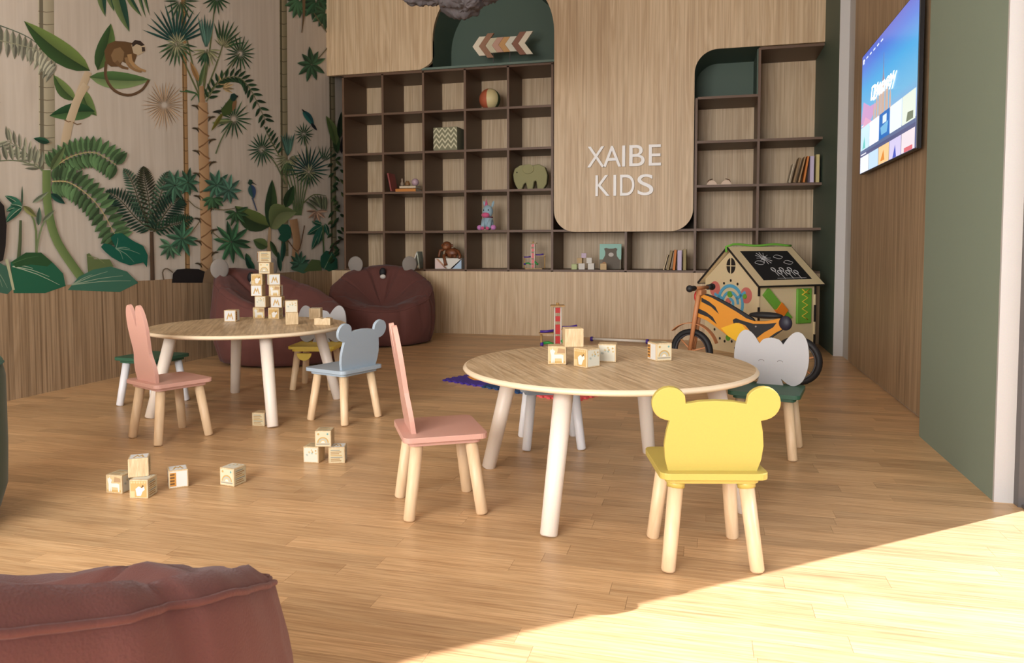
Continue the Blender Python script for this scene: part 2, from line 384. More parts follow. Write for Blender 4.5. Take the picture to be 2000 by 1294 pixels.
# ---------------------------------------------------------------- jungle mural printed on the left wall (flat print, kept in wall coordinates)
class Mural:
    def __init__(s): s.mb = MB(); s.k = 0
    def pt(s, u, v):
        p = px(u, v, x=XL); return Vector((XL+.0008+s.k*.000012, p.y, p.z))
    def poly(s, pts, col, grad=None):
        s.k += 1; P = [s.pt(*p) for p in pts]
        if grad is None: c = [srgb(*col)]*len(P)
        else: c = [srgb(*[col[j]*(1-t)+grad[j]*t for j in range(3)]) for t in [i/(max(1, len(P)-1)) for i in range(len(P))]]
        s.mb.poly3(P, c)
    def strip(s, pts, w0, w1, col, col2=None):
        n = len(pts); L = []; R = []
        for i, (u, v) in enumerate(pts):
            a = pts[max(0, i-1)]; b = pts[min(n-1, i+1)]; dx, dy = b[0]-a[0], b[1]-a[1]; d = math.hypot(dx, dy) or 1
            ww = (w0+(w1-w0)*i/(n-1))/2; L.append((u-dy/d*ww, v+dx/d*ww)); R.append((u+dy/d*ww, v-dx/d*ww))
        s.k += 1; vs = [s.pt(*p) for p in L]+[s.pt(*p) for p in R]; c2 = col2 or col
        s.mb.add(vs, [(i, i+1, n+i+1, n+i) for i in range(n-1)], [srgb(*col)]*n+[srgb(*c2)]*n)
    def leaf(s, b, t, w, col, dark=None, bend=0, rib=None, n=9):
        """lens-shaped leaf from base b to tip t, two halves of different tone"""
        dark = dark or tuple(c*.72 for c in col); dx, dy = t[0]-b[0], t[1]-b[1]; L = math.hypot(dx, dy) or 1; nx, ny = -dy/L, dx/L
        mid = []; up = []; lo = []
        for i in range(n):
            q = i/(n-1); bb = bend*math.sin(PI*q); ww = w/2*math.sin(PI*min(1, q**.8*1.0))**.85
            m = (b[0]+dx*q+nx*bb, b[1]+dy*q+ny*bb); mid.append(m); up.append((m[0]+nx*ww, m[1]+ny*ww)); lo.append((m[0]-nx*ww, m[1]-ny*ww))
        s.k += 1
        for edge, c in ((up, col), (lo, dark)):
            vs = [s.pt(*p) for p in mid]+[s.pt(*p) for p in edge]
            s.mb.add(vs, [(i, i+1, n+i+1, n+i) for i in range(n-1)], [srgb(*[x*.8 for x in c])]*n+[srgb(*c)]*n)
        if rib: s.strip(mid, 1.6, .6, rib)
    def fan(s, c, r, a0, a1, n, w, col, jit=.15, r0=.08, droop=0, thin=.62):
        w = w*thin; r = r*1.06; col = tuple(min(255, x*1.08+6) for x in col)
        for i in range(n):
            a = math.radians(a0+(a1-a0)*i/max(1, n-1)); rr = r*(1-jit*random.random())
            k = .8+.35*random.random(); cc = tuple(min(255, x*k) for x in col)
            t = (c[0]+rr*math.cos(a)*.85, c[1]-rr*math.sin(a)+droop*rr)
            s.leaf((c[0]+r*r0*math.cos(a), c[1]-r*r0*math.sin(a)), t, w, cc, None, 0, None, 5)
    def frond(s, path, n, ln, w, col, side=2, ang=55, taper=True, rib=(90, 100, 60)):
        P = s.curve(path, n+1)
        for i in range(1, n+1):
            a = P[i-1]; b = P[i]; base = math.atan2(b[1]-a[1], b[0]-a[0]); q = i/n
            l2 = ln*(math.sin(PI*min(1, .18+.8*q)) if taper else 1)
            for sg_ in ((1, -1) if side == 2 else (side,)):
                an = base+sg_*math.radians(ang); k = .8+.4*random.random()
                s.leaf(b, (b[0]+l2*math.cos(an), b[1]+l2*math.sin(an)), w, tuple(min(255, x*k) for x in col), None, 0, None, 5)
        s.strip(P, 2.4, 1, rib)
    def curve(s, pts, n):
        out = []; m = len(pts)-1
        for i in range(n):
            t = i/(n-1)*m; k = min(int(t), m-1); f = t-k
            p0 = pts[max(0, k-1)]; p1 = pts[k]; p2 = pts[k+1]; p3 = pts[min(m, k+2)]
            out.append(tuple(.5*(2*p1[j]+(p2[j]-p0[j])*f+(2*p0[j]-5*p1[j]+4*p2[j]-p3[j])*f*f+(3*p1[j]-p0[j]-3*p2[j]+p3[j])*f**3) for j in (0, 1)))
        return out
    def bamboo(s, u0, v0, u1, v1, w, a, b, node):
        s.strip([(u0, v0), ((u0+u1)/2, (v0+v1)/2), (u1, v1)], w, w*1.05, b, a)
        s.strip([(u0-w*.32, v0), (u1-w*.32, v1)], w*.25, w*.25, tuple(x*.75 for x in a))
        n = max(2, int(abs(v1-v0)/24))
        for i in range(n):
            q = (i+.5)/n; u = u0+(u1-u0)*q; v = v0+(v1-v0)*q
            s.strip([(u-w*.5, v-1), (u, v+1), (u+w*.5, v)], 1.6, 1.2, node)
M = Mural(); G1 = (62, 104, 72); G2 = (38, 92, 70); G3 = (96, 122, 74); DK = (28, 62, 50); TL = (36, 82, 74); OL = (112, 132, 84); PALE = (170, 172, 148)
# stems of bamboo
M.bamboo(88, -260, 92, 330, 30, (150, 142, 118), (194, 186, 160), (110, 100, 80))
M.bamboo(551, -260, 556, 500, 14, (118, 112, 84), (166, 156, 128), (84, 78, 58))
M.bamboo(354, -260, 366, 528, 9, (150, 118, 78), (184, 146, 100), (104, 76, 50))
M.bamboo(648, 150, 652, 500, 11, (112, 104, 78), (152, 140, 112), (80, 74, 54))
# pale ghost fronds top left
M.frond([(-60, 30), (0, 50), (60, 76), (108, 120)], 15, 46, 12, PALE, 1, 70, False, (92, 106, 88))
M.frond([(-40, 70), (20, 84), (80, 100), (110, 128)], 13, 30, 10, (178, 178, 156), 1, 80, False, (150, 150, 124))
M.frond([(82, 334), (52, 300), (15, 275)], 9, 30, 7, (176, 178, 152), 2, 50, False, (128, 134, 104))
M.frond([(84, 332), (45, 316), (0, 314), (-60, 330)], 12, 34, 10, (164, 168, 142), 1, 75, False, (112, 120, 92))
# banana plant with the perched monkey
M.strip(M.curve([(172, 140), (152, 190), (134, 240), (122, 310), (118, 360)], 12), 14, 20, (206, 186, 156), (186, 166, 134))
for a, b in ((150, 196), (133, 236), (150, 241)): M.strip([(a-8, b-2), (a, b+2), (a+8, b)], 2, 2, (128, 100, 72))
M.leaf((175, 138), (46, 41), 44, (116, 140, 74), (58, 88, 48), -6, (44, 64, 36))
M.leaf((190, 137), (216, 46), 36, (96, 124, 68), (62, 92, 52), 4, (50, 72, 40))
M.leaf((174, 150), (294, 156), 34, (134, 160, 104), (88, 124, 72), 4, (70, 96, 58))
M.leaf((146, 196), (104, 146), 26, (122, 146, 84), (76, 104, 58), -4, (58, 78, 44))
M.leaf((160, 176), (188, 226), 28, (82, 110, 62), (112, 138, 80), 6, (54, 74, 42))
M.leaf((184, 217), (96, 226), 34, (44, 84, 50), (78, 116, 68), 3, (36, 60, 38))
M.strip(M.curve([(168, 165), (152, 192), (136, 236)], 8), 15, 17, (208, 190, 160), (190, 170, 138))
# monkey
M.strip(M.curve([(207, 120), (206, 150), (222, 176), (250, 186), (276, 176), (290, 156)], 18), 6, 5, (92, 70, 50), (110, 86, 62))
M.poly([(203, 100), (210, 86), (224, 80), (244, 81), (258, 84), (266, 92), (268, 104), (262, 122), (250, 126), (238, 120), (232, 130), (216, 130), (206, 122)], (104, 78, 50))
M.poly([(222, 96), (234, 92), (242, 102), (240, 118), (230, 126), (220, 120), (216, 108)], (140, 112, 78))
M.poly([(256, 88), (264, 80), (276, 82), (283, 92), (280, 102), (270, 108), (260, 104)], (196, 178, 148))
M.poly([(257, 84), (263, 78), (274, 80), (282, 88), (276, 90), (266, 86), (258, 92)], (62, 50, 42)); M.poly([(276, 92), (282, 92), (283, 100), (277, 101)], (70, 58, 50))
M.strip(M.curve([(252, 106), (256, 122), (270, 134), (284, 139)], 8), 9, 4, (176, 142, 98)); M.strip(M.curve([(246, 112), (250, 126), (262, 136), (276, 140)], 8), 7, 4, (150, 118, 80))
M.strip(M.curve([(226, 120), (236, 130), (250, 134)], 6), 8, 4, (120, 92, 62))
# hanging leaves at the top
for b, t, ww in (((196, -40), (205, 32), 18), ((208, -50), (222, 22), 18), ((222, -40), (252, 62), 26), ((240, -30), (276, 32), 12), ((262, -60), (284, 34), 8), ((276, -50), (292, 30), 7)):
    M.leaf(b, t, ww, (112, 134, 84), (44, 84, 66), 3, (90, 110, 74))
# fan palms of the tall palm
for c in ((345, 84), (404, 96), (437, 80), (468, 104), (352, 4), (420, -6)):
    M.strip(M.curve([c, ((c[0]+394)/2+(c[0]-394)*.15, (c[1]+196)/2-12), (394, 198)], 10), 2, 3.4, (104, 112, 74))
M.fan((320, 205), 52, 0, 350, 34, 3.2, (206, 172, 134), .25); M.fan((432, 172), 28, -20, 120, 9, 8, (196, 170, 122), .1)
M.fan((345, 84), 80, 18, 162, 15, 7.5, (40, 86, 78)); M.fan((345, 84), 48, 190, 350, 12, 7, (70, 102, 66)); M.fan((345, 86), 26, 0, 350, 16, 6, (168, 170, 132))
M.fan((402, 98), 68, 74, 106, 6, 9, (84, 124, 110)); M.fan((404, 98), 36, 180, 360, 12, 6, (162, 166, 124)); M.fan((402, 100), 32, 230, 280, 4, 8, (60, 100, 70))
M.fan((432, 92), 56, 10, 110, 9, 7, (60, 96, 62)); M.fan((434, 92), 26, 0, 140, 9, 5, (168, 168, 128))
M.fan((468, 105), 38, 0, 345, 20, 5, (58, 96, 62)); M.fan((352, 2), 42, 180, 360, 10, 6, (62, 96, 64)); M.fan((422, -4), 34, 180, 360, 10, 6, (58, 94, 62))
M.fan((352, -30), 60, 0, 180, 12, 7, G2); M.fan((440, -120), 80, 0, 345, 24, 8, G2); M.fan((300, -130), 80, 0, 345, 24, 8, G1)
M.frond([(402, 198), (428, 158), (464, 151), (490, 178), (516, 232)], 18, 20, 6, (50, 84, 54), 2, 50, False, (112, 118, 80))
for t in ((372, 196), (360, 176), (350, 178)): M.strip(M.curve([(390, 206), (384, 184), t], 8), 3, 2, (70, 104, 66))
M.leaf((388, 160), (370, 120), 10, (188, 148, 96), (168, 128, 80)); M.leaf((388, 170), (400, 120), 9, (118, 140, 92), (84, 112, 72))
# spiral trunk
M.strip([(392, 168), (394, 200), (395, 260), (397, 360), (401, 460), (402, 530)], 8, 24, (186, 150, 112), (160, 124, 88))
M.strip([(395, 200), (395, 260), (398, 360), (402, 460), (403, 530)], 18, 22, (196, 162, 122), (172, 136, 98))
for i in range(15):
    v = 214+i*22; sgn = 1 if i % 2 else -1; u = 396+(v-214)*.022
    M.strip([(u-sgn*10, v+8), (u, v+2), (u+sgn*12, v-9)], 3.2, 2, (134, 98, 66))
    for k in range(5):
        a = math.radians(8+k*16); M.leaf((u+sgn*9, v-6+k*2), (u+sgn*(10+15*math.cos(a)), v-6-13*math.sin(a)+k*2), 2.6, (88, 76, 54), (70, 62, 46), 0, None, 4)
# parrot and its fan
M.strip(M.curve([(420, 300), (432, 270), (452, 236)], 8), 2.4, 2, (98, 112, 76)); M.fan((455, 232), 42, 0, 345, 18, 5, (58, 98, 62)); M.leaf((450, 236), (412, 240), 9, (150, 164, 112))
M.leaf((434, 220), (411, 256), 8, (128, 124, 54), (104, 102, 44)); M.leaf((436, 216), (413, 219), 6, (60, 62, 50))
M.poly([(430, 214), (438, 204), (446, 194), (452, 186), (458, 190), (460, 204), (454, 216), (446, 224), (434, 226)], (66, 86, 44)); M.poly([(456, 194), (461, 198), (458, 212), (452, 218), (452, 204)], (132, 98, 66))
M.poly([(448, 190), (450, 184), (456, 182), (461, 186), (461, 192), (456, 198), (450, 196)], (28, 58, 52)); M.poly([(460, 186), (464, 187), (462, 191)], (30, 30, 28))
# middle fans
M.strip(M.curve([(510, 292), (536, 318), (556, 360)], 8), 2, 2.4, (98, 110, 76)); M.fan((510, 292), 36, 0, 345, 20, 4.5, (54, 96, 66))
M.frond([(545, 305), (528, 275), (515, 248)], 8, 20, 5, (48, 86, 58), 1, 60); M.strip(M.curve([(592, 262), (600, 300), (604, 330)], 6), 2, 2, (98, 110, 76))
M.fan((592, 262), 24, 0, 345, 16, 3.6, (52, 94, 64)); M.fan((561, 308), 50, 72, 108, 6, 8, (84, 128, 112)); M.fan((561, 308), 34, 170, 370, 16, 5, (160, 164, 124)); M.fan((562, 314), 34, 230, 300, 6, 6, (90, 118, 76))
M.fan((601, 334), 52, -10, 190, 16, 5, (36, 84, 76)); M.fan((601, 334), 38, 190, 350, 12, 5, (56, 92, 64)); M.fan((602, 336), 18, 0, 350, 12, 4, (164, 166, 128)); M.fan((630, 316), 34, 30, 110, 6, 3.5, (60, 98, 68))
for k in range(7): M.strip(M.curve([(552+k*9, 330+k*3), (566+k*5, 370), (574+k*2, 420)], 8), 1.8, 2.4, (88, 108, 68))
# teal bird on fan
M.leaf((590, 216), (612, 248), 13, (46, 116, 110), (34, 84, 90), -2); M.leaf((606, 240), (618, 255), 6, (40, 44, 52)); M.leaf((594, 219), (588, 213), 3, (50, 50, 44))
# palmate leaves right top
def palm(c, r, n, w, col, a0=0, a1=320): M.fan(c, r, a0, a1, n, w, col, .2, .02, 0, .95)
M.strip([(607, 126), (624, 110), (643, 88)], 2, 2, (110, 104, 76)); palm((607, 126), 35, 9, 11, G1, 20, 330)
palm((584, 2), 36, 9, 12, G1, 170, 370); palm((616, 4), 40, 10, 12, (46, 94, 64), 150, 390); palm((634, 26), 34, 8, 11, G1, 120, 330)
M.strip([(592, -20), (592, 30), (588, 64)], 7, 1.5, (112, 92, 66)); M.strip([(612, 26), (630, 54), (644, 72)], 2, 1.6, (110, 104, 76)); palm((600, -90), 60, 10, 16, G1)
# banana cluster mid right with the little bird
M.strip(M.curve([(526, 440), (524, 470), (522, 520)], 6), 5, 8, (176, 150, 118))
M.leaf((526, 442), (457, 402), 40, (104, 122, 66), (52, 74, 44), -8, (60, 78, 44)); M.leaf((526, 444), (530, 350), 24, (62, 88, 52), (44, 70, 44), 0, (38, 58, 36))
M.leaf((527, 446), (578, 414), 44, (132, 144, 98), (108, 124, 78), -16, (88, 104, 64)); M.leaf((556, 405), (572, 362), 20, (52, 84, 48)); M.leaf((521, 482), (493, 468), 22, (106, 126, 74), (74, 98, 58))
M.leaf((526, 470), (542, 505), 10, (70, 96, 58)); M.leaf((486, 516), (479, 494), 12, G1); M.leaf((494, 530), (478, 500), 14, G2)
M.leaf((488, 360), (494, 388), 15, (58, 100, 96), (62, 84, 122)); M.poly([(482, 358), (485, 350), (491, 351), (492, 358), (487, 362)], (42, 70, 58)); M.strip([(491, 356), (499, 361)], 2, .6, (40, 40, 38)); M.strip(M.curve([(491, 386), (496, 400), (500, 412)], 5), 3, 2, (78, 90, 112))
# fern palm
M.strip([(294, 452), (295, 500), (296, 556)], 7, 9, (96, 76, 58), (74, 58, 46))
for path, n, ln, w_, col in (([(293, 450), (262, 424), (234, 392), (206, 374)], 20, 34, 4.6, (40, 72, 56)), ([(294, 450), (272, 400), (256, 356), (240, 330)], 20, 22, 4, (82, 114, 90)), ([(295, 450), (288, 390), (280, 350), (278, 326)], 22, 24, 4, (62, 66, 46)), ([(296, 450), (306, 400), (318, 360), (326, 336)], 18, 22, 4.4, (84, 118, 92)), ([(297, 452), (318, 420), (338, 394), (352, 384)], 18, 34, 4.6, (36, 68, 54)), ([(297, 452), (330, 440), (352, 434), (374, 426)], 16, 24, 4.2, (46, 84, 60))):
    M.frond(path, n, ln, w_, col, 2, 62, True, (70, 72, 50))
# tall green palm at left with broad fronds
M.strip(M.curve([(88, 332), (90, 400), (108, 470), (158, 545)], 14), 16, 17, (122, 142, 88), (92, 116, 66))
M.frond([(96, 332), (135, 306), (182, 298), (224, 322)], 16, 33, 15, (98, 134, 88), 2, 82, False, (176, 168, 112))
M.frond([(98, 354), (136, 358), (186, 398), (224, 462)], 17, 34, 16, (100, 136, 90), 2, 78, False, (186, 172, 120))
M.leaf((96, 332), (124, 285), 16, (110, 132, 84)); M.leaf((96, 378), (124, 398), 13, (40, 88, 72)); M.leaf((94, 278), (62, 270), 12, (46, 92, 68))
# small left palms
M.strip([(37, 430), (36, 470), (33, 510)], 5, 8, (92, 104, 70), (70, 78, 56)); M.strip(M.curve([(50, 405), (66, 440), (68, 500)], 6), 3, 5, (108, 124, 80)); M.strip(M.curve([(90, 420), (76, 450), (68, 490)], 6), 3, 4, (120, 134, 96))
for t in ((6, 382), (8, 412), (6, 436), (16, 400)): M.leaf((40, 404), t, 14, (56, 112, 88), (34, 84, 64), 2, (150, 170, 140))
M.leaf((40, 402), (40, 362), 4, (84, 110, 84)); M.leaf((42, 402), (68, 424), 12, (150, 152, 92)); M.leaf((72, 440), (74, 404), 10, (100, 130, 106)); M.leaf((80, 432), (104, 410), 8, (140, 154, 122)); M.leaf((60, 396), (92, 374), 8, (150, 164, 134))
for v0 in (-30, -70, -120, -190): M.bamboo(v0*1.9, -260, v0*1.9+6, 420, 18, (140, 132, 106), (184, 174, 146), (100, 92, 70))
for c in ((-60, 200), (-150, 90), (-190, 300), (-290, 180), (-380, 60), (-330, 330)): M.fan(c, 70, 0, 345, 22, 8, random.choice([G1, G2, TL]))
# black-furred animal mostly beyond the frame
M.poly([(-70, 400), (-40, 376), (-12, 384), (4, 402), (9, 440), (7, 480), (2, 508), (-16, 516), (-50, 500), (-74, 450)], (34, 30, 28))
M.poly(arc(-34, 372, 17, 0, 360, 14), (38, 34, 32)); M.poly(arc(-27, 375, 9, 0, 360, 12), (150, 128, 104)); M.strip(M.curve([(-60, 500), (-92, 520), (-120, 490), (-112, 440)], 12), 7, 4, (36, 32, 30)); M.strip(M.curve([(-4, 420), (22, 440), (30, 474)], 3) if False else [(-20, 506), (-14, 530), (-4, 548)], 9, 6, (36, 32, 30))
# palmate leaves round the trunk foot
palm((338, 362), 38, 10, 10, (78, 124, 98), 0, 340); palm((364, 356), 30, 9, 9, (66, 112, 86)); palm((420, 362), 34, 9, 10, (74, 122, 98)); palm((414, 386), 28, 7, 9, (62, 100, 66), 190, 350)
palm((444, 372), 32, 9, 9, (84, 130, 110)); palm((458, 414), 30, 7, 8, (64, 104, 66), 180, 380); palm((352, 466), 38, 9, 11, (72, 122, 92), 0, 340); palm((449, 472), 46, 11, 11, (60, 108, 72), 0, 345); palm((330, 480), 30, 6, 9, (82, 124, 92), 150, 320)
for a, b in (((410, 406), (456, 406)), ((408, 450), (444, 472)), ((388, 430), (356, 466)), ((362, 388), (392, 410))): M.strip(M.curve([a, ((a[0]+b[0])/2, (a[1]+b[1])/2+4), b], 5), 2, 1.6, (112, 104, 76))
# lower right thicket
M.poly([(540, 448), (548, 438), (560, 438), (567, 448), (565, 464), (552, 474), (540, 466), (545, 458)], (32, 82, 64)); M.strip([(570, 428), (577, 470), (572, 512)], 16, 12, (176, 140, 104), (146, 112, 80)); M.strip(M.curve([(560, 470), (580, 490), (592, 440)], 8), 2, 2, (98, 74, 54))
for b, t, ww in (((628, 440), (597, 458), 14), ((628, 440), (606, 488), 15), ((630, 440), (618, 478), 12), ((626, 438), (606, 432), 10), ((632, 436), (640, 462), 9)): M.leaf(b, t, ww, (46, 104, 86), (34, 80, 62), 0, (128, 150, 118))
M.strip([(628, 440), (630, 500)], 3, 3, (84, 104, 66)); M.frond([(590, 396), (610, 380), (634, 382)], 8, 32, 6, (130, 140, 108), 1, 80, False)
palm((616, 412), 26, 6, 6, (186, 150, 124), 180, 360)
M.poly([(622, 520), (624, 500), (634, 489), (646, 492), (656, 506), (657, 524), (640, 530)], (38, 88, 68)); M.strip([(630, 526), (640, 506), (646, 494)], 1.6, 1, (120, 148, 116)); M.poly([(566, 526), (574, 500), (592, 504), (606, 526), (590, 534)], (72, 112, 88)); M.poly([(590, 530), (606, 506), (622, 508), (626, 528)], (84, 104, 62)); M.leaf((545, 530), (540, 490), 9, (50, 96, 74)); M.leaf((552, 470), (548, 512), 10, (40, 90, 72)); palm((582, 516), 26, 7, 8, (64, 106, 84), 20, 200)
M.leaf((656, 300), (652, 250), 14, (62, 96, 56)); M.leaf((654, 284), (634, 226), 18, (112, 130, 76), (84, 106, 58), 4); M.leaf((660, 270), (664, 218), 12, (44, 70, 44)); M.leaf((664, 300), (668, 262), 8, (42, 40, 46))
for i in range(34):
    v = 300+i*6.2; u = 655+8*math.sin(i*1.7); M.leaf((u, v), (u+random.choice((-11, 11)), v+random.uniform(6, 15)), 6, random.choice([(72, 104, 58), (104, 122, 74), (58, 92, 54), (46, 74, 44)]), None, 0, None, 5)
M.strip(M.curve([(640, 496), (652, 474), (668, 466)], 6), 3, 3, (64, 52, 40))
# heart leaves along the wainscot
def vein(poly_, col, rib, c, ends):
    M.poly(poly_, col)
    for e in ends: M.strip(M.curve([c, ((c[0]+e[0])/2+2, (c[1]+e[1])/2-3), e], 5), 1.8, .6, rib)
vein([(-30, 566), (-34, 520), (-14, 508), (8, 520), (24, 560), (10, 574)], (62, 100, 82), (130, 150, 124), (-20, 520), [(0, 560), (10, 562)])
vein([(16, 512), (46, 493), (76, 493), (100, 514), (119, 534), (124, 558), (84, 572), (22, 572)], (38, 96, 70), (176, 188, 162), (20, 520), [(60, 524), (92, 540), (112, 556)])
vein([(18, 512), (46, 493), (76, 493), (98, 512), (88, 520), (56, 516), (26, 522)], (44, 80, 46), (70, 104, 66), (20, 514), [(70, 500)])
M.strip([(8, 506), (14, 530), (22, 566)], 6, 5, (176, 178, 144))
vein([(165, 496), (170, 494), (180, 506), (210, 506), (218, 520), (190, 532), (168, 536)], (98, 114, 70), (130, 140, 92), (168, 500), [(200, 514)])
vein([(128, 566), (150, 540), (178, 526), (212, 520), (244, 530), (266, 552), (230, 570)], (64, 112, 92), (150, 168, 142), (136, 556), [(176, 536), (206, 530), (236, 538), (252, 548)])
vein([(193, 482), (199, 475), (211, 477), (222, 484), (212, 464), (220, 456), (234, 455), (256, 470), (276, 480), (285, 498), (283, 522), (276, 512), (250, 518), (230, 511), (214, 502), (202, 492)], (24, 92, 74), (120, 150, 128), (222, 485), [(250, 486), (270, 496), (258, 512), (236, 506), (226, 464)])
# dark monkey lying along the wainscot
M.strip(M.curve([(316, 546), (314, 530), (322, 524), (334, 532)], 8), 3, 2.5, (108, 96, 80))
M.poly([(332, 552), (334, 534), (342, 526), (360, 524), (384, 525), (396, 530), (402, 552)], (34, 30, 30)); M.poly([(392, 552), (396, 532), (408, 520), (416, 506), (424, 508), (428, 526), (424, 552)], (148, 122, 94))
mural = obj('mural', M.mb, M_PRINT, wl, label='jungle wallpaper print of palms, leaves, monkeys and birds')

# ---------------------------------------------------------------- round tables
def round_table(c, feet, label):
    c = Vector(c); t = thing('round_table', label, 'table', (c.x, c.y, 0), 0, 'low round play tables')
    R = .6; prof = [(0.0001, .497), (R-.028, .497), (R-.0135, .5), (R-.0135, .522), (.0001, .522)]
    obj('edge_band', MB().lathe([(R-.0135, .5), (R-.006, .503), (R, .511), (R-.004, .518), (R-.0135, .522)], 96), mat('pale_edge', (226, 204, 172), .45), t)
    o = obj('tabletop', MB().lathe(prof, 96), M_TABLE, t); o.data.polygons.foreach_set('use_smooth', [False]*len(o.data.polygons))
    o.rotation_euler.z = math.radians(31)
    for f in feet:
        f = Vector((f[0]-c.x, f[1]-c.y, 0)); top = f*.77; top.z = .498
        d = (top-f).normalized()
        obj('leg', MB().tube([f+d*.001, f+d*.006, top], [.027, .031, .036], 24), mat('limewashed_leg', (236, 222, 206), .42), t)
    return t
round_table((-.389, 3.075), [(-.518, 2.495), (-.95, 3.225), (-.257, 3.655), (.160, 2.905)], 'round ash play table with five blocks, beside the yellow bear chair')
round_table((-2.765, 4.085), [(-2.338, 3.663), (-3.172, 3.687), (-3.163, 4.498), (-2.365, 4.479)], 'round ash play table carrying the tall block tower')

# ---------------------------------------------------------------- children's chairs and stools
def mirror(p): return p+[(-x, z) for x, z in reversed(p) if abs(x) > 1e-6]
def rounded(p, keep=1, n=3):      # Catmull-Rom through the points, first and last stay sharp
    out = []
    for i in range(len(p)-1):
        p0 = p[max(0, i-1)]; p1 = p[i]; p2 = p[i+1]; p3 = p[min(len(p)-1, i+2)]
        for k in range(n):
            f = k/n; out.append(tuple(.5*(2*p1[j]+(p2[j]-p0[j])*f+(2*p0[j]-5*p1[j]+4*p2[j]-p3[j])*f*f+(3*p1[j]-p0[j]-3*p2[j]+p3[j])*f**3) for j in (0, 1)))
    return out+[p[-1]]
BEAR = mirror([(.137, 0), (.148, .04), (.152, .085), (.147, .13), (.139, .166)]+arc(.142, .221, .053, -75, 152, 14)+[(.092, .221), (.05, .228), (0, .231)])
BUNNY = mirror(rounded([(.098, 0), (.106, .05), (.1, .1), (.084, .155), (.09, .22), (.096, .29), (.088, .355), (.07, .395), (.048, .408), (.028, .392), (.014, .35), (.004, .30), (0, .295)]))
ELEPH = mirror([(x_*.93, z_) for x_, z_ in ([(.07, 0), (.058, .03)]+rounded([(.06, .03), (.09, .008), (.125, .0), (.165, .026), (.188, .085), (.194, .15), (.183, .222), (.155, .264), (.12, .268), (.088, .242), (.062, .205)])+rounded([(.06, .206), (.04, .228), (0, .237)]))])
def rrect(hx, hy, r, n=5):
    return arc(hx-r, hy-r, r, 0, 90, n)+arc(-hx+r, hy-r, r, 90, 180, n)+arc(-hx+r, -hy+r, r, 180, 270, n)+arc(hx-r, -hy+r, r, 270, 360, n)
def seat_unit(t, mseat, mleg, collar=None, hx=.166, hy=.158):
    obj('seat', MB().prism(rrect(hx, hy, .03), .293, .313, 'xy'), mseat, t, bevel=.006, seg=3)
    obj('apron', MB().prism(rrect(hx-.022, hy-.022, .026), .276, .293, 'xy'), mseat, t, bevel=.003)
    for sx in (-1, 1):
        for sy in (-1, 1):
            a = Vector((sx*.138, sy*.138, 0)); b = Vector((sx*.108, sy*.102, .278)); d = (b-a).normalized()
            obj('leg', MB().tube([a+d*.001, a+d*.007, b], [.0185, .022, .024], 18), mleg, t)
            if collar: obj('leg_collar', MB().tube([b-d*.022, b-d*.001], [.0275, .029], 18), collar, t)
def chair(c, f, outline, label, mback, mseat, mleg, collar=None, eyes=False, group=None, lean=9, extra=None):
    t = thing('childs_chair', label, 'chair', (c[0], c[1], 0), math.atan2(-f[0], f[1]), group)
    seat_unit(t, mseat, mleg, collar)
    b = obj('backrest', MB().prism(outline, -.009, .009), mback, t, bevel=.004, seg=3)
    b.location = (0, -.112, .311); b.rotation_euler.x = math.radians(lean)
    if eyes:
        for s in (-1, 1):
            pts = [(s*.045+.013*math.cos(a), .0095, .115+.008*math.sin(a)) for a in [PI*k/8 for k in range(9)]]
            obj('closed_eye', MB().tube(pts, .0012, 6), mat('grey_ink', (110, 100, 98), .7), b)
    return t
M_YEL = mat('yellow_lacquer', (190, 170, 86), .38); M_PINK = mat('dusty_pink_lacquer', (204, 156, 140), .4); M_BLUE = mat('powder_blue_lacquer', (162, 176, 187), .4)
M_GREY = mat('pale_grey_lacquer', (152, 149, 148), .5); M_SEATG = mat('forest_green_lacquer', (48, 92, 70), .45); M_WLEG = mat('white_lacquer', (232, 230, 230), .4)
M_SLATE = mat('slate_blue_lacquer', (150, 164, 178), .4); M_MUST = mat('mustard_lacquer', (226, 196, 70), .4)
chair((.0, 2.473), (-.067, .275), BEAR, 'yellow chair with bear-eared back and yellow leg collars', M_YEL, M_YEL, M_LEG, M_YEL)
chair((-.993, 2.696), (.235, .136), BUNNY, 'dusty pink rabbit-eared chair drawn up to the table with five blocks', M_PINK, M_PINK, M_LEG)
chair((-2.754, 3.351), (.11, .252), BUNNY, 'dusty pink rabbit-eared chair drawn up to the table with the block tower', M_PINK, M_PINK, M_LEG)
chair((-2.05, 3.964), (-.27, .087), BEAR, 'powder blue chair with bear-eared back', M_BLUE, M_BLUE, M_LEG)
chair((.30, 3.835), (-.2, -.98), ELEPH, 'pale grey elephant-backed chair with dark green seat', M_GREY, M_SEATG, M_LEG, None, True)
el = chair((-2.71, 4.83), (.06, -.27), ELEPH, 'pale grey elephant-backed chair with yellow seat in front of beanbags', M_GREY, M_MUST, M_LEG, None, True)
obj('seat_tab', MB().prism(arc(.055, .262, .052, 180, 360, 14), .118, .134), M_MUST, el, bevel=.003)
def stool(c, rz, label, ms):
    t = thing('childs_stool', label, 'stool', (c[0], c[1], 0), rz); seat_unit(t, ms, M_WLEG, None); return t
stool((-.76, 3.715), math.atan2(.083, .25), 'low stool with slate blue seat and white legs behind table', M_SLATE)
stool((-3.462, 4.06), math.atan2(.2595, .3068)-PI/4, 'low stool with dark green seat and white legs beside wainscot', M_SEATG)

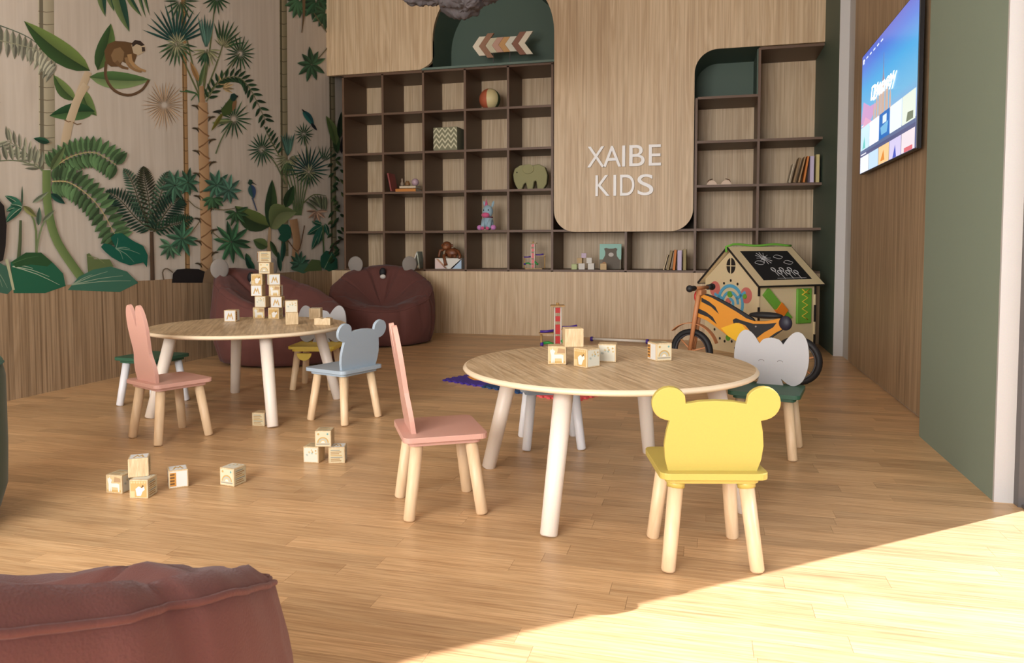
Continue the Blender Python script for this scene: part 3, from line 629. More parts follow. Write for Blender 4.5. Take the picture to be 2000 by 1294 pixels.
# ---------------------------------------------------------------- wooden picture blocks
S = .076
CR, OC, WH, GY, OR, BR, TLc, SAND = (222, 208, 174), (202, 166, 104), (226, 222, 212), (186, 186, 172), (204, 142, 66), (110, 78, 46), (120, 166, 160), (214, 190, 140)
class Art:
    def __init__(s): s.mb = MB(); s.k = 0
    def poly(s, pts, col):
        s.k += 1; s.mb.poly3([(x, -s.k*.0009, z) for x, z in pts], [srgb(*[q*.9 for q in col])]*len(pts)); return s
    def rect(s, a, b, c, d, col): return s.poly([(a, b), (c, b), (c, d), (a, d)], col)
    def band(s, cx, cz, r0, r1, col, a0=0, a1=180): return s.poly(arc(cx, cz, r1, a0, a1, 10)+arc(cx, cz, r0, a1, a0, 10), col)
def art_faces():
    A_ = {}
    a = Art().rect(-.43, -.43, .43, .43, SAND).rect(-.43, -.43, .43, -.3, OC).poly([(.0, .12), (.42, .12), (.42, .34), (.05, .4)], (186, 150, 110))
    a.poly([(-.32, -.4), (-.32, .0), (-.38, .22), (-.36, .34), (-.3, .3), (-.24, .4), (-.2, .3), (-.1, .24), (-.16, .1), (-.14, .04), (.2, .06), (.34, .02), (.34, -.4), (.26, -.4), (.24, -.16), (-.12, -.16), (-.14, -.4), (-.2, -.4), (-.22, -.16), (-.24, -.4)], WH); A_['llama'] = a
    a = Art().rect(-.43, -.43, .43, .43, CR)
    for r, c in ((.36, OC), (.28, GY), (.2, SAND), (.12, WH)): a.band(0, -.24, 0.001, r, c)
    a.rect(-.4, -.36, .4, -.28, (170, 160, 140)).poly(arc(-.28, .3, .07, 0, 360, 8), OC).poly(arc(.28, .3, .06, 0, 360, 8), TLc); A_['rainbow'] = a
    a = Art().rect(-.43, -.43, .43, .43, WH).rect(-.43, -.38, -.12, .38, OR)
    for k in range(4): a.rect(-.43, -.28+k*.17, -.2, -.2+k*.17, BR)
    A_['tiger'] = a
    a = Art().rect(-.43, -.43, .43, .43, OC)
    for k in range(6): a.poly(arc(-.36+k*.14, .36, .06, 0, 360, 6), SAND)
    a.poly([(-.1, -.36), (-.16, .02), (.02, .16), (.2, .06), (.3, .16), (.34, -.02), (.22, -.12), (.12, -.36)], WH).poly([(.12, .06), (.3, .16), (.24, .24)], BR).rect(-.42, -.42, -.2, -.1, SAND); A_['bird'] = a
    a = Art().rect(-.43, -.43, .43, .43, (222, 216, 196))
    for k in range(9): a.poly(arc(random.uniform(-.34, .34), random.uniform(-.34, .34), .06, 0, 360, 6), random.choice([GY, OC, SAND, (170, 186, 176)]))
    A_['dots'] = a
    a = Art().rect(-.43, -.43, .43, .43, (224, 224, 220)).poly([(-.3, -.3), (-.1, .3), (.02, .02), (.14, .3), (.3, -.3), (.2, -.3), (.12, .04), (.02, -.2), (-.08, .04), (-.2, -.3)], OC); A_['letter'] = a
    a = Art().rect(-.43, -.43, .43, .43, (216, 200, 162))
    for k in range(7): a.rect(-.36, -.36+k*.11, random.uniform(.1, .36), -.31+k*.11, random.choice([(170, 130, 80), (150, 150, 136), OC]))
    A_['text'] = a
    return {k: v.mb for k, v in A_.items()}
ARTS = art_faces(); art_me = {}; block_me = [None]
FROT = {'f': (0, 0, 0), 'r': (0, 0, PI/2), 'b': (0, 0, PI), 'l': (0, 0, -PI/2), 't': (-PI/2, 0, 0)}
FPOS = {'f': (0, -.5, .5), 'r': (.5, 0, .5), 'b': (0, .5, .5), 'l': (-.5, 0, .5), 't': (0, 0, 1)}
def block(p, rz, faces, label, group=None, sc=1):
    t = thing('picture_block', label, 'block', p, rz, group); q = S*sc
    if block_me[0] is None:
        bo = obj('body', MB().box((-S/2, -S/2, 0), (S/2, S/2, S)), M_BLOCK, t, bevel=.003); block_me[0] = bo.data
    else:
        bo = bpy.data.objects.new('body', block_me[0]); COL.objects.link(bo); bo.parent = t
        b = bo.modifiers.new('edge', 'BEVEL'); b.width = .003; b.segments = 2
    for k, nme in faces.items():
        if nme not in art_me:
            o = obj('printed_face', ARTS[nme], M_PRINT, t); art_me[nme] = o.data
        else:
            o = bpy.data.objects.new('printed_face', art_me[nme]); COL.objects.link(o); o.parent = t
        o.scale = (S, S, S); o.rotation_euler = FROT[k]; fp = Vector(FPOS[k])*S
        off = {'f': (0, -1, 0), 'r': (1, 0, 0), 'b': (0, 1, 0), 'l': (-1, 0, 0), 't': (0, 0, 1)}[k]
        o.location = fp+Vector(off)*.0003
    return t
def bpos(u, v, z=0):
    p = px(u, v, z=z); d = Vector((p.x, p.y, 0)).normalized(); return p+d*S*.55
B1 = bpos(236, 963); B2 = bpos(281, 973)
block(B1, .05, {'f': 'llama', 't': 'text', 'r': 'dots'}, 'block with white llama picture in the floor trio near the green pouf', None)
block(B2, .22, {'f': 'bird', 't': 'dots', 'r': 'text', 'l': 'dots'}, 'block with ochre bird picture in the floor trio near the green pouf')
block((B1+B2)/2+Vector((.03, .01, S+.0005)), .62, {'t': 'letter', 'r': 'text'}, 'plain-sided block on top of the floor trio near the green pouf')
block(bpos(348, 953), .75, {'l': 'tiger', 't': 'letter', 'b': 'dots', 'f': 'tiger'}, 'lone floor block with orange striped side')
block(bpos(456, 949), -.12, {'f': 'rainbow', 't': 'dots', 'r': 'text'}, 'lone floor block with rainbow picture')
B3 = bpos(614, 904); B4 = bpos(660, 905)
block(B3, .1, {'f': 'dots', 't': 'text'}, 'speckled block in the floor trio behind the lone rainbow block')
block(B4, .35, {'r': 'dots', 't': 'letter', 'f': 'text'}, 'striped block in the floor trio behind the lone rainbow block')
block((B3+B4)/2+Vector((-.005, .0, S+.0005)), .28, {'f': 'rainbow', 'l': 'dots', 't': 'text'}, 'rainbow block on top of the floor trio')
block(bpos(511, 832), .1, {'f': 'text', 'r': 'letter'}, 'floor block half hidden by a table leg')
ZT = .5225
C1 = bpos(1088, 712, ZT); C2 = bpos(1146, 718, ZT); C3 = bpos(1186, 708, ZT)
block(C1, .2, {'f': 'llama', 'r': 'text'}, 'block with white llama picture on the table')
block(C2, .95, {'l': 'bird', 'f': 'dots', 'b': 'text'}, 'block with ochre bird picture on the table'); 
block(C3+Vector((0, .01, 0)), .05, {'f': 'dots', 'l': 'letter'}, 'block with pale speckled picture, rear of the table pile')
block((C1+C2)/2+Vector((.004, .006, S+.0005)), .33, {'b': 'text'}, 'plain wooden block topping the table pile')
block(bpos(1288, 705, ZT), .58, {'f': 'rainbow', 'l': 'tiger', 't': 'text'}, 'lone rainbow block with orange side on the table')
# tower on the other table
yt = px(520, 622, z=ZT).y+.03
def tw(u0, u1, row, rz, faces, label, dy=0):
    p = px((u0+u1)/2, 600, y=yt+dy); return block((p.x, yt+dy, ZT+row*(S+.0006)), rz, faces, label, 'blocks of the tall tower')
tw(488, 523, 0, .55, {'l': 'llama', 'f': 'llama'}, "llama-sided block in the tower's bottom course beside the ochre bird block"); tw(525, 551, 0, .2, {'f': 'bird', 'r': 'text'}, "ochre bird block in the tower's bottom course")
tw(499, 526, 1, .18, {'f': 'dots', 'l': 'text'}, "speckled block in the tower's second course"); tw(532, 553, 1, .3, {'f': 'letter', 'r': 'bird'}, "lettered block with ochre side in the tower's second course")
tw(494, 516, 2, .25, {'f': 'letter'}, "lettered block in the tower's third course"); tw(527, 552, 2, .3, {'f': 'llama', 'r': 'tiger'}, "llama block in the tower's third course")
tw(495, 516, 3, .28, {'f': 'bird', 'r': 'text'}, "ochre bird block in the tower's fourth course"); tw(520, 551, 3, .7, {'f': 'letter', 'l': 'dots'}, "turned lettered block in the tower's fourth course")
tw(509, 534, 4, .2, {'f': 'rainbow'}, 'rainbow block just below the top of the tower'); tw(502, 534, 5, .75, {'f': 'text', 'l': 'tiger', 'b': 'dots'}, 'striped block crowning the tower')
fb = bpos(570, 634, ZT)
block(fb, .6, {'t': 'dots'}, 'plain wooden block under the pale-topped one, against the tower')
block(fb+Vector((0, 0, S+.0006)), .52, {'l': 'tiger', 'f': 'dots', 't': 'text', 'r': 'text'}, 'pale-topped picture block stacked against the tower')
block(bpos(453, 628, ZT), .28, {'f': 'letter', 'r': 'tiger'}, 'lone picture block left standing apart from the tower')
block(bpos(600, 626, ZT)+Vector((.02, .08, 0)), .3, {'t': 'dots', 'l': 'dots'}, 'block with pale top behind the tower')
p = bpos(632, 635, ZT)
hb = obj('half_block', MB().prism([(-.052, 0), (.052, 0), (.052, .042), (.02, .046), (0, .038), (-.02, .046), (-.052, .042)], -.026, .026), M_BLOCK, None, (p.x, p.y, ZT), .15, bevel=.002)
tag(hb, 'low notched plain wooden block on the tower table', 'block')

# ---------------------------------------------------------------- bear-eared beanbags
M_BEAN = mat('brown_velour', (104, 66, 60), .9, .12, sheen=.08, bump=.5, bscale=260)
def beanbag(c, rz, label, R=.54, zf=.37, zbk=.8, face=True, ears=True):
    t = thing('beanbag', label, 'beanbag', (c[0], c[1], 0), rz, 'brown bear-eared beanbags')   # local front is -y
    NT = 144; prof = []
    def rim(a):       # a=0 front .. PI back
        k = (1-math.cos(a))/2; return zf+(zbk-zf)*k
    vs = []; rows = 0; from mathutils import noise
    rings = [('b', 0.0), ('b', .5), ('b', .86), ('s', 0.04), ('s', .12), ('s', .25), ('s', .42), ('s', .6), ('s', .7), ('s', .78), ('s', .86), ('s', .92), ('s', .97), ('r', .5)]+[('i', .02+.98*(k_/26)) for k_ in range(1, 27)]
    rings[3:3] = []
    rings = rings[:5]+[('s', .18), ('s', .25), ('s', .33), ('s', .42), ('s', .5), ('s', .55)]+rings[7:]
    for kind, q in rings:
        for k in range(NT):
            a = 2*PI*k/NT; af = abs((a+PI) % (2*PI)-PI); dx, dy = math.sin(a), -math.cos(a); zr = rim(af)
            ro = R*(1+.0*math.cos(a)); seam = 0
            for m_ in range(8):
                dd = abs((a-(m_+.5)*PI/4+PI) % (2*PI)-PI); seam += math.exp(-(dd/.03)**2)
            back = (1-math.cos(af))/2
            rr_top = R*(.93-.05*back)            # rim circle, tilted backwards a little
            if kind == 'b': r = R*.82*q; z = .002
            elif kind == 's':
                z = zr*q; bul = math.sin(PI*min(1, .12+q*.8))
                r = R*.82+(R*1.04-R*.82)*bul**.7 if q < .55 else None
                if r is None:
                    k2 = (q-.55)/.45; r0 = R*.82+(R*1.04-R*.82)*math.sin(PI*min(1, .12+.55*.8))**.7; r = r0+(rr_top+.035-r0)*k2**1.6
                r -= seam*.012
            elif kind == 'r': r = rr_top; z = zr+.018-.008*seam
            else:
                k2 = q; r = rr_top*(1-k2); zm = (zf+zbk)/2; zp = zm+(zr-zm)*(1-k2)      # tilted top face ...
                z = zp-.2*math.sin(PI/2*k2)**2.2+.012*math.sin(PI*min(1, k2*4))            # ... with the sat-in hollow
                z -= seam*.02*(1-k2)
                if back > .5: # central back panel sits a little deeper
                    dd = abs(af-PI); z -= .05*math.exp(-((dd-.30)/.06)**2)*math.sin(PI*min(1, k2*1.15))
            if kind in 'sr' and q > .3: r += .010*noise.noise(Vector((a*9, z*2.5, c[0]*2)))+.006*noise.noise(Vector((a*22, z*3, c[0])))
            off = .07*back*(z/zbk)
            wob = (.026 if kind == 'i' else .014)*noise.noise(Vector((dx*r*5+c[0]*3, dy*r*5+c[1]*3, z*5)))+.004*noise.noise(Vector((dx*r*19, dy*r*19, z*19+c[0])))
            vs.append((dx*(r+wob), dy*(r+wob)+off, max(.002, z+(wob if z > .05 else 0))))
        rows += 1
    fs = []
    for i in range(rows-1):
        for k in range(NT): fs.append((i*NT+k, i*NT+(k+1) % NT, (i+1)*NT+(k+1) % NT, (i+1)*NT+k))
    mb = MB().add(vs, fs, None, True); body = obj('body', mb, M_BEAN, t)
    for m_ in (-1, 1):     # piping along the rim
        pass
    pts = []
    for k in range(NT+1):
        i = rings.index(('s', .97))*NT+(k % NT); pts.append(vs[i])
    obj('piping', MB().tube(pts, .005, 8, False), M_BEAN, t)
    if ears:
        for s in (-1, 1):
            M3 = Matrix.Rotation(s*.25, 3, 'Z')
            obj('ear', MB().ball((s*.30, .44, zbk+.02), (.085, .02, .092), 20, 12, None, M3), mat('grey_plush', (140, 132, 124), .9, .2, sheen=.3, bump=.3, bscale=400), t)
    if face:
        obj('nose', MB().ball((0, .385, .735), (.036, .03, .05), 16, 10), mat('black_plush', (22, 20, 22), .7), t)
        obj('muzzle', MB().ball((.004, .36, .685), (.033, .028, .026), 16, 10), mat('pale_plush', (206, 198, 188), .9), t)
    return t
bb = px(742, 668, z=0); d = Vector((bb.x, bb.y, 0)).normalized()
bc0 = Vector((-3.36, 7.38, 0))
beanbag((bc0.x, bc0.y), .40, 'brown bear beanbag in front of the oak plinth below the bookcase', .55)
beanbag((-3.69, 5.95), 1.3, 'brown bear beanbag against the wainscot behind the tower table', .55)
beanbag((-1.15, .80), 3.5, 'brown beanbag beside the dark green pouf', .55, .295, .72, False, False)

# ---------------------------------------------------------------- green pouf, cloud lamp
gp = thing('pouf', 'dark green drum pouf with rounded edges standing on the floor', 'pouf', (-2.745, 1.955, 0)); gp.scale.z = .95
obj('body', MB().lathe([(.0001, .003), (.22, .003), (.27, .012), (.3, .05), (.325, .14), (.33, .3), (.33, .56), (.322, .6), (.31, .615)], 48), mat('dark_green_velvet', (70, 84, 68), .8, .2, sheen=.2), gp)
obj('top_cushion', MB().lathe([(.318, .613), (.322, .622), (.31, .64), (.26, .652), (.0001, .656)], 48), mat('teal_velvet', (96, 128, 116), .8, .2), gp)
obj('piping', MB().lathe([(.318, .606), (.327, .612), (.318, .618)], 48), mat('teal_velvet', (96, 128, 116), .8), gp)
from mathutils import noise as NZ
cl = px(885, -22, y=5.0); ct = thing('cloud_lamp', 'charcoal grey crumpled cloud pendant lamp hanging from the ceiling', 'lamp', (cl.x, cl.y, cl.z))
mb = MB(); random.seed(3)
for (dx, dz, r) in ((-.36, .08, .12), (-.24, .05, .17), (-.1, .06, .2), (.06, .03, .21), (.2, .05, .18), (.34, .07, .13), (0, .18, .2), (-.2, .16, .16), (.2, .17, .16), (.11, -.03, .13), (.02, -.03, .16)):
    b = MB().ball((dx, random.uniform(-.12, .12), dz), (r, r*.95, r*.8), 40, 24); vs = []
    o_ = Vector((dx, 0, dz))
    for v in b.v:
        v = Vector(v); n_ = (v-o_).normalized(); k = NZ.noise(v*16)*.03+abs(NZ.noise(v*34))*.03+NZ.noise(v*70)*.008; vs.append(v+n_*k)
    mb.add(vs, b.f, None, True)
obj('shade', mb, mat('charcoal_paper', (104, 100, 102), .9, .2, bump=.5, bscale=60), ct, weld=False)
obj('cord', MB().tube([(0, 0, .3), (0, 0, ZC-cl.z-.02)], .004, 8), mat('black_cord', (30, 30, 30), .6), ct)
obj('ceiling_rose', MB().lathe([(.0001, ZC-cl.z-.03), (.05, ZC-cl.z-.03), (.06, ZC-cl.z-.001), (.0001, ZC-cl.z-.001)], 24), mat('black_cord', (30, 30, 30), .6), ct)

# ---------------------------------------------------------------- television
tv = thing('television', 'large black wall television showing a blue menu screen on the oak wall', 'television', (XW-.012, 5.605, 2.03))
def tvb(name, lo, hi, m, **k): o = Vector((XW-.012, 5.605, 2.03)); return obj(name, MB().box(Vector(lo)-o, Vector(hi)-o), m, tv, **k)
M_TV = mat('black_plastic', (24, 22, 24), .35); XT = 1.166; Y0, Y1, Z0, Z1 = 4.79, 6.42, 1.572, 2.492
tvb('housing', (XT+.004, Y0, Z0), (XT+.032, Y1, Z1), M_TV, bevel=.003); tvb('wall_bracket', (XT+.032, 5.3, 1.85), (XW-.014, 5.9, 2.2), M_TV)
scr = Art()
def q3(pts, cols):   # u 0..1 from the far edge, v 0..1 up
    scr.k += 1; o = Vector((XW-.012, 5.605, 2.03)); W_ = Y1-Y0-.016; H_ = Z1-Z0-.016
    P = [Vector((XT+.0035-scr.k*.00006, Y1-.008-u*W_, Z0+.008+v*H_))-o for u, v in pts]
    scr.mb.poly3(P, [srgb(*c) for c in cols] if isinstance(cols, list) else [srgb(*cols)]*len(P))
def qr(a, b, c, d, col): q3([(a, b), (c, b), (c, d), (a, d)], col)
grid = [(0, (150, 160, 214)), (.3, (150, 170, 214)), (.45, (120, 186, 226)), (.7, (84, 172, 228)), (.88, (88, 130, 220)), (1, (96, 110, 206))]
for (v0, c0), (v1, c1) in zip(grid, grid[1:]): q3([(0, v0), (1, v0), (1, v1), (0, v1)], [c0, c0, c1, c1])
q3([(0, .42), (.22, .4), (.38, .5), (.2, .52), (.05, .6)], (206, 160, 206)); q3([(0, .36), (.3, .36), (.1, .46)], (226, 170, 200))
for u, w_, h in ((.4, .05, .58), (.46, .06, .62), (.34, .04, .5), (.53, .05, .55), (.59, .03, .47), (.29, .03, .46)): q3([(u-w_/2, .36), (u+w_/2, .36), (u+w_/2, h), (u, h+.07), (u-w_/2, h)], (206, 176, 160))
q3([(.45, .6), (.475, .6), (.465, .84), (.46, .84)], (120, 120, 150)); q3([(.44, .6), (.485, .6), (.4625, .76)], (150, 140, 160))
for k in range(6): qr(.02+k*.075, .945, .06+k*.075, .958, (232, 240, 255))
q3([(.02, .925), (.05, .925), (.05, .965), (.02, .965)], (240, 240, 255))
qr(0, 0, 1, .19, (86, 92, 132)); qr(.0, .165, 1, .2, (96, 112, 150))
for k, c in enumerate([(206, 236, 246), (246, 246, 250), (36, 112, 190), (236, 246, 250), (232, 240, 226)]): qr(.01+k*.197, .19, .2+k*.197, .385, c)
for k, c in enumerate([(240, 246, 250), (200, 226, 246), (246, 206, 150), (216, 206, 240), (240, 226, 232)]): qr(.01+k*.197, .0, .2+k*.197, .135, c)
q3([(.05, .2), (.12, .2), (.1, .3)], (120, 206, 200)); q3([(.45, .22), (.55, .22), (.57, .3), (.43, .28)], (120, 186, 226)); q3([(.47, .3), (.54, .3), (.54, .36), (.47, .36)], (226, 240, 250)); q3([(.86, .2), (.96, .2), (.96, .25), (.88, .26)], (120, 130, 110))
q3([(.44, .02), (.52, .02), (.5, .1)], (226, 140, 60)); q3([(.66, .0), (.72, .0), (.7, .09)], (70, 90, 190)); q3([(.84, .0), (.96, .0), (.96, .03), (.84, .03)], (220, 110, 120)); qr(.02, .148, .14, .158, (240, 240, 250)); qr(.02, .395, .06, .404, (240, 240, 250))
scrm = vmat('lit_screen', .2, 1.05)
so = obj('screen', scr.mb, scrm, tv, label='lit blue menu screen with rows of tiles')
me = letter_mesh('Disney', 1, .001); xs = [v.co.x for v in me.vertices]; x0, x1 = min(xs), max(xs)
for v in me.vertices:   # white flowing logotype across the middle of the screen
    X, Y, Z = v.co; u = (X-x0)/(x1-x0); W_ = Y1-Y0
    v.co = (XT+.0035-.008-(XW-.012), Y1-W_*(.24+.42*u+.03*Y)-5.605, Z0+(Z1-Z0)*(.55+.15*Y)-2.03)
me.materials.append(mat('white_screen_text', (255, 255, 255), .3, emit=1.3)); lo = bpy.data.objects.new('screen_title', me); COL.objects.link(lo); lo.parent = so; lo['label'] = 'white flowing title on the screen'

# ---------------------------------------------------------------- activity playhouse
TH = .68; CO = Vector((.4717, 7.1096, 0)); HD, HWd, HE, HA = .70, .75, .69, 1.0
hs = thing('activity_house', 'plywood activity playhouse with chalkboard roof standing by the dark green wall', 'toy house', CO, TH)
M_PLY = mat('birch_plywood', (230, 210, 168), .55, bscale=60); M_BK = mat('charred_edge', (34, 28, 24), .7)
# local: x along the long side (facing -y), gable end on the plane x=0 spanning y 0..HWd
gable = [(0, 0), (HWd, 0), (HWd, HE), (HWd/2, HA-.02), (0, HE)]
obj('gable_wall', MB().prism(gable, 0, .012, 'yz'), M_PLY, hs); obj('gable_wall', MB().prism(gable, HD-.012, HD, 'yz'), M_PLY, hs)
obj('side_wall', MB().box((.012, .012, 0), (HD-.012, .024, HE)), M_PLY, hs); obj('side_wall', MB().box((.012, HWd-.024, 0), (HD-.012, HWd-.012, HE)), M_PLY, hs)
e = MB()
for z0, z1 in ((.0, .18), (.3, .46), (.56, .66)): e.box((-.004, -.003, z0), (.014, .009, z1)).box((HD-.014, -.003, z0), (HD+.003, .009, z1))
obj('corner_joint', e, M_BK, hs)
rl = math.hypot(HWd/2+.05, (HA-HE)*(1+.05/(HWd/2))); ra = math.atan2(HA-HE, HWd/2)
def roof(side):
    o = obj('roof_panel', MB().box((-.05, -rl, 0), (HD+.05, 0, .012)), M_PLY, hs); o.location = (0, HWd/2, HA); o.rotation_euler.x = ra
    if side < 0: o.rotation_euler = (-ra, 0, 0); o.scale.y = -1
    obj('roof_edge', MB().box((-.054, -rl-.003, -.006), (-.05, 0, .014)).box((-.054, -rl-.004, -.006), (HD+.054, -rl, .014)).box((HD+.05, -rl, -.006), (HD+.054, 0, .014)), M_BK, o)
    return o
rp = roof(1); roof(-1)
cb = obj('chalkboard', MB().box((.055, -rl+.075, .012), (HD-.055, -.065, .015)), mat('blackboard', (24, 24, 26), .7), rp, label='black chalkboard with chalk drawings')
ch = MB(); tz = .0168; M_CH = mat('white_chalk', (200, 200, 200), .95)
def cline(pts, r=.0024): ch.tube([(x, y, tz) for x, y in pts], r, 5)
ux, uy = HD-.11, -(rl-.14)
def cu(a, b): return (.055+a*ux, -.065+b*uy)
for k in range(12):
    a = k*PI/6; c = cu(.36, .26); cline([(c[0]+.04*math.cos(a), c[1]+.04*math.sin(a)), (c[0]+.085*math.cos(a), c[1]+.085*math.sin(a))])
for r in (.012, .022, .034): cline([(cu(.36, .26)[0]+r*math.cos(a), cu(.36, .26)[1]+r*math.sin(a)) for a in [PI*i/8 for i in range(17)]], .003)
for (a, b) in ((.2, .42), (.68, .22), (.8, .42)): cline([(cu(a, b)[0]+.05*math.cos(t)*(1+.15*math.cos(4*t)), cu(a, b)[1]+.028*math.sin(t)) for t in [PI*i/10 for i in range(21)]])
for k in range(6):
    c = cu(.36+k*.085, .66+.1*(k % 2)); cline([(c[0]+.022*math.cos(t), c[1]+.026*math.sin(t)) for t in [PI*i/6 for i in range(13)]], .004); cline([(c[0], c[1]-.02), (c[0]+.006, c[1]-.09)])
cline([cu(.3, .96), cu(.9, .96)], .002); obj('chalk_drawing', ch, M_CH, cb, weld=False)
# gable decorations (local plane x=-.002 facing -x): y from the corner, z up
def disc(name, y, z, r, m, t=.006, x=-.001, ry=None):
    return obj(name, MB().prism(arc(y, z, r, 0, 360, 24, ry)[:-1], x-t, x, 'yz'), m, hs)
cw = disc('round_window', HWd/2, .83, .062, M_BK, .003, -.0005, .075)
obj('window_cross', MB().box((-.008, HWd/2-.004, .75), (-.003, HWd/2+.004, .91)).box((-.008, HWd/2-.064, .826), (-.003, HWd/2+.064, .834)), M_PLY, cw)
M_RED = mat('coral_paint', (214, 120, 110), .6); M_SKY = mat('sky_blue_paint', (96, 176, 214), .6); M_LG = mat('leaf_green_paint', (112, 176, 60), .55); M_ORG = mat('orange_paint', (240, 134, 30), .55)
for y, z in ((.60, .60), (.16, .56), (.30, .2), (.52, .3)): disc('red_spot', y, z, .075, M_RED, .004)
for y, z in ((.47, .66), (.375, .69), (.28, .66), (.3, .05), (.2, .12), (.2, .04), (.52, .12), (.6, .2), (.45, .1), (.35, .11)): disc('peg_hole', y, z, .013, M_BK, .002)
mz = MB()
for r0, r1, a0, a1 in ((.155, .185, -40, 200), (.095, .12, 0, 180), (.03, .055, 0, 360)):
    mz.prism(arc(.375, .47, r1, a0, a1, 20)+arc(.375, .47, r0, a1, a0, 20), -.009, -.001, 'yz')
for a in (20, 150): 
    c, s_ = math.cos(math.radians(a)), math.sin(math.radians(a)); mz.prism([(.375+.1*c-.014*s_, .47+.1*s_+.014*c), (.375+.24*c-.014*s_, .47+.24*s_+.014*c), (.375+.24*c+.014*s_, .47+.24*s_-.014*c), (.375+.1*c+.014*s_, .47+.1*s_-.014*c)], -.009, -.001, 'yz')
obj('maze_track', mz, M_SKY, hs); disc('maze_knob', .375, .56, .03, M_LG, .016); disc('maze_knob', .40, .49, .03, M_RED, .014); disc('maze_knob', .17, .55, .022, M_LG, .014); disc('maze_knob', .45, .36, .03, mat('mustard_lacquer', (226, 196, 70)), .014); disc('green_leaf', .40, .14, .03, M_LG, .006)
# side wall gear (plane y=0.012 facing -y)
def bar(name, x0, z0, x1, z1, w_, m, d=.03):
    dx, dz = x1-x0, z1-z0; L = math.hypot(dx, dz); nx, nz_ = -dz/L*w_/2, dx/L*w_/2
    return obj(name, MB().prism([(x0+nx, z0+nz_), (x1+nx, z1+nz_), (x1-nx, z1-nz_), (x0-nx, z0-nz_)], .012-d, .012), m, hs, bevel=.003)
bar('latch_bar', .08, .6, .27, .42, .085, M_LG); bar('latch_bar', .27, .42, .37, .325, .085, M_LG, .026); bar('latch_slide', .225, .465, .305, .39, .095, M_ORG, .038)
lb = obj('lacing_board', MB().box((.46, -.012, .29), (.64, .012, .62)), M_LG, hs, bevel=.008, seg=3)
z = .60; zz = []
for k in range(9): zz.append((.515 if k % 2 else .585, -.015, .60-k*.034))
obj('shoelace', MB().tube(zz, .005, 6).tube([(.51, -.016, .615), (.55, -.018, .585), (.60, -.016, .57)], .005, 6).tube([(.60, -.016, .612), (.55, -.018, .585), (.51, -.016, .56)], .005, 6), mat('yellow_lace', (232, 196, 60), .7), lb)
disc('blue_dot', 0, 0, 0.0001, M_SKY); obj('blue_knob', MB().tube([(.52, .012, .1), (.52, -.004, .1)], .03, 20), M_SKY, hs)
pts = [(-.05+.8*t/12, HWd/2+.0, HA+.028+.007*math.sin(t*.9)) for t in range(13)]
obj('carry_rope', MB().tube([(-.06, HWd/2, HA-.04), (-.065, HWd/2, HA+.01)]+pts[1:], .011, 8), mat('green_rope', (120, 190, 70), .8), hs)

# ---------------------------------------------------------------- tiger balance bike
FWp = Vector((-.100, 6.10, 0)); RWp = Vector((.655, 5.75, 0)); bd = (RWp-FWp).normalized(); bn = Vector((bd.y, -bd.x, 0)); WR = .178
bk = thing('balance_bike', 'wooden balance bike with orange and black tiger-striped body in front of playhouse', 'balance bike', FWp, math.atan2(bd.y, bd.x))
def bl(u, v):            # photo direction met with the bike's own upright plane -> local x,z
    p = pxp(u, v, FWp, bn); return ((p-FWp).dot(bd), p.z)
def cp(x, y): return bl(1300+x/4.976, 460+y/4.976)
wb = (RWp-FWp).length
M_TY = mat('black_rubber', (30, 30, 32), .6); M_RIM = mat('bike_wood', (206, 140, 92), .5)
for x in (0, wb):
    wh = obj('wheel', MB().lathe([(WR-.05, -.016), (WR-.05, .016), (WR-.036, .016), (WR-.036, -.016), (WR-.05, -.016)], 40, (x, 0, WR), None, Matrix.Rotation(PI/2, 3, 'X')), mat('grey_rim', (70, 70, 74), .4), bk)
    obj('tyre', MB().lathe([(WR-.04, -.02), (WR-.02, -.026), (WR, -.012), (WR, .012), (WR-.02, .026), (WR-.04, .02), (WR-.04, -.02)], 40, (x, 0, WR), None, Matrix.Rotation(PI/2, 3, 'X')), M_TY, wh)
    sp = MB()
    for k in range(6):
        a = k*PI/3+.3; sp.tube([(x, 0, WR), (x+(WR-.04)*math.cos(a), 0, WR+(WR-.04)*math.sin(a))], .007, 6)
    sp.tube([(x, -.03, WR), (x, .03, WR)], .022, 16); obj('spokes', sp, M_RIM, wh)
body = [cp(*q) for q in ((340, 590), (380, 572), (450, 598), (560, 658), (700, 740), (790, 800), (870, 828), (980, 828), (1080, 808), (1140, 800), (1172, 840), (1150, 905), (1080, 940), (1015, 985), (975, 1060), (905, 1075), (830, 985), (760, 1045), (700, 1030), (620, 980), (500, 890), (400, 820), (310, 785), (322, 700))]
bo = obj('body', MB().prism(body, -.012, .012), mat('tiger_orange', (226, 148, 40), .45), bk, bevel=.003)
def decal(name, q, m, k=1):
    return obj(name, MB().prism([cp(*p_) for p_ in q], -.0125-.0008*k, .0125+.0008*k), m, bo)
decal('black_saddle_stripe', ((380, 572), (450, 598), (560, 658), (700, 740), (790, 800), (870, 828), (850, 800), (760, 745), (620, 660), (500, 600), (400, 566)), M_TY)
decal('stripe', ((355, 600), (430, 640), (490, 690), (525, 760), (450, 690), (355, 640)), M_TY); decal('stripe', ((325, 705), (400, 740), (465, 790), (505, 860), (420, 790), (322, 750)), M_TY)
decal('black_panel', ((660, 815), (690, 800), (740, 820), (860, 855), (980, 855), (1085, 845), (1050, 890), (960, 940), (890, 995), (850, 950), (780, 870), (720, 845), (665, 850)), M_TY)
decal('yellow_panel', ((545, 895), (690, 845), (750, 860), (815, 950), (760, 1040), (700, 1026), (620, 978)), mat('bike_yellow', (244, 188, 36), .45), 2)
decal('black_rear_edge', ((1015, 985), (1080, 940), (1150, 905), (1120, 930), (1040, 985), (1000, 1060), (975, 1060)), M_TY)
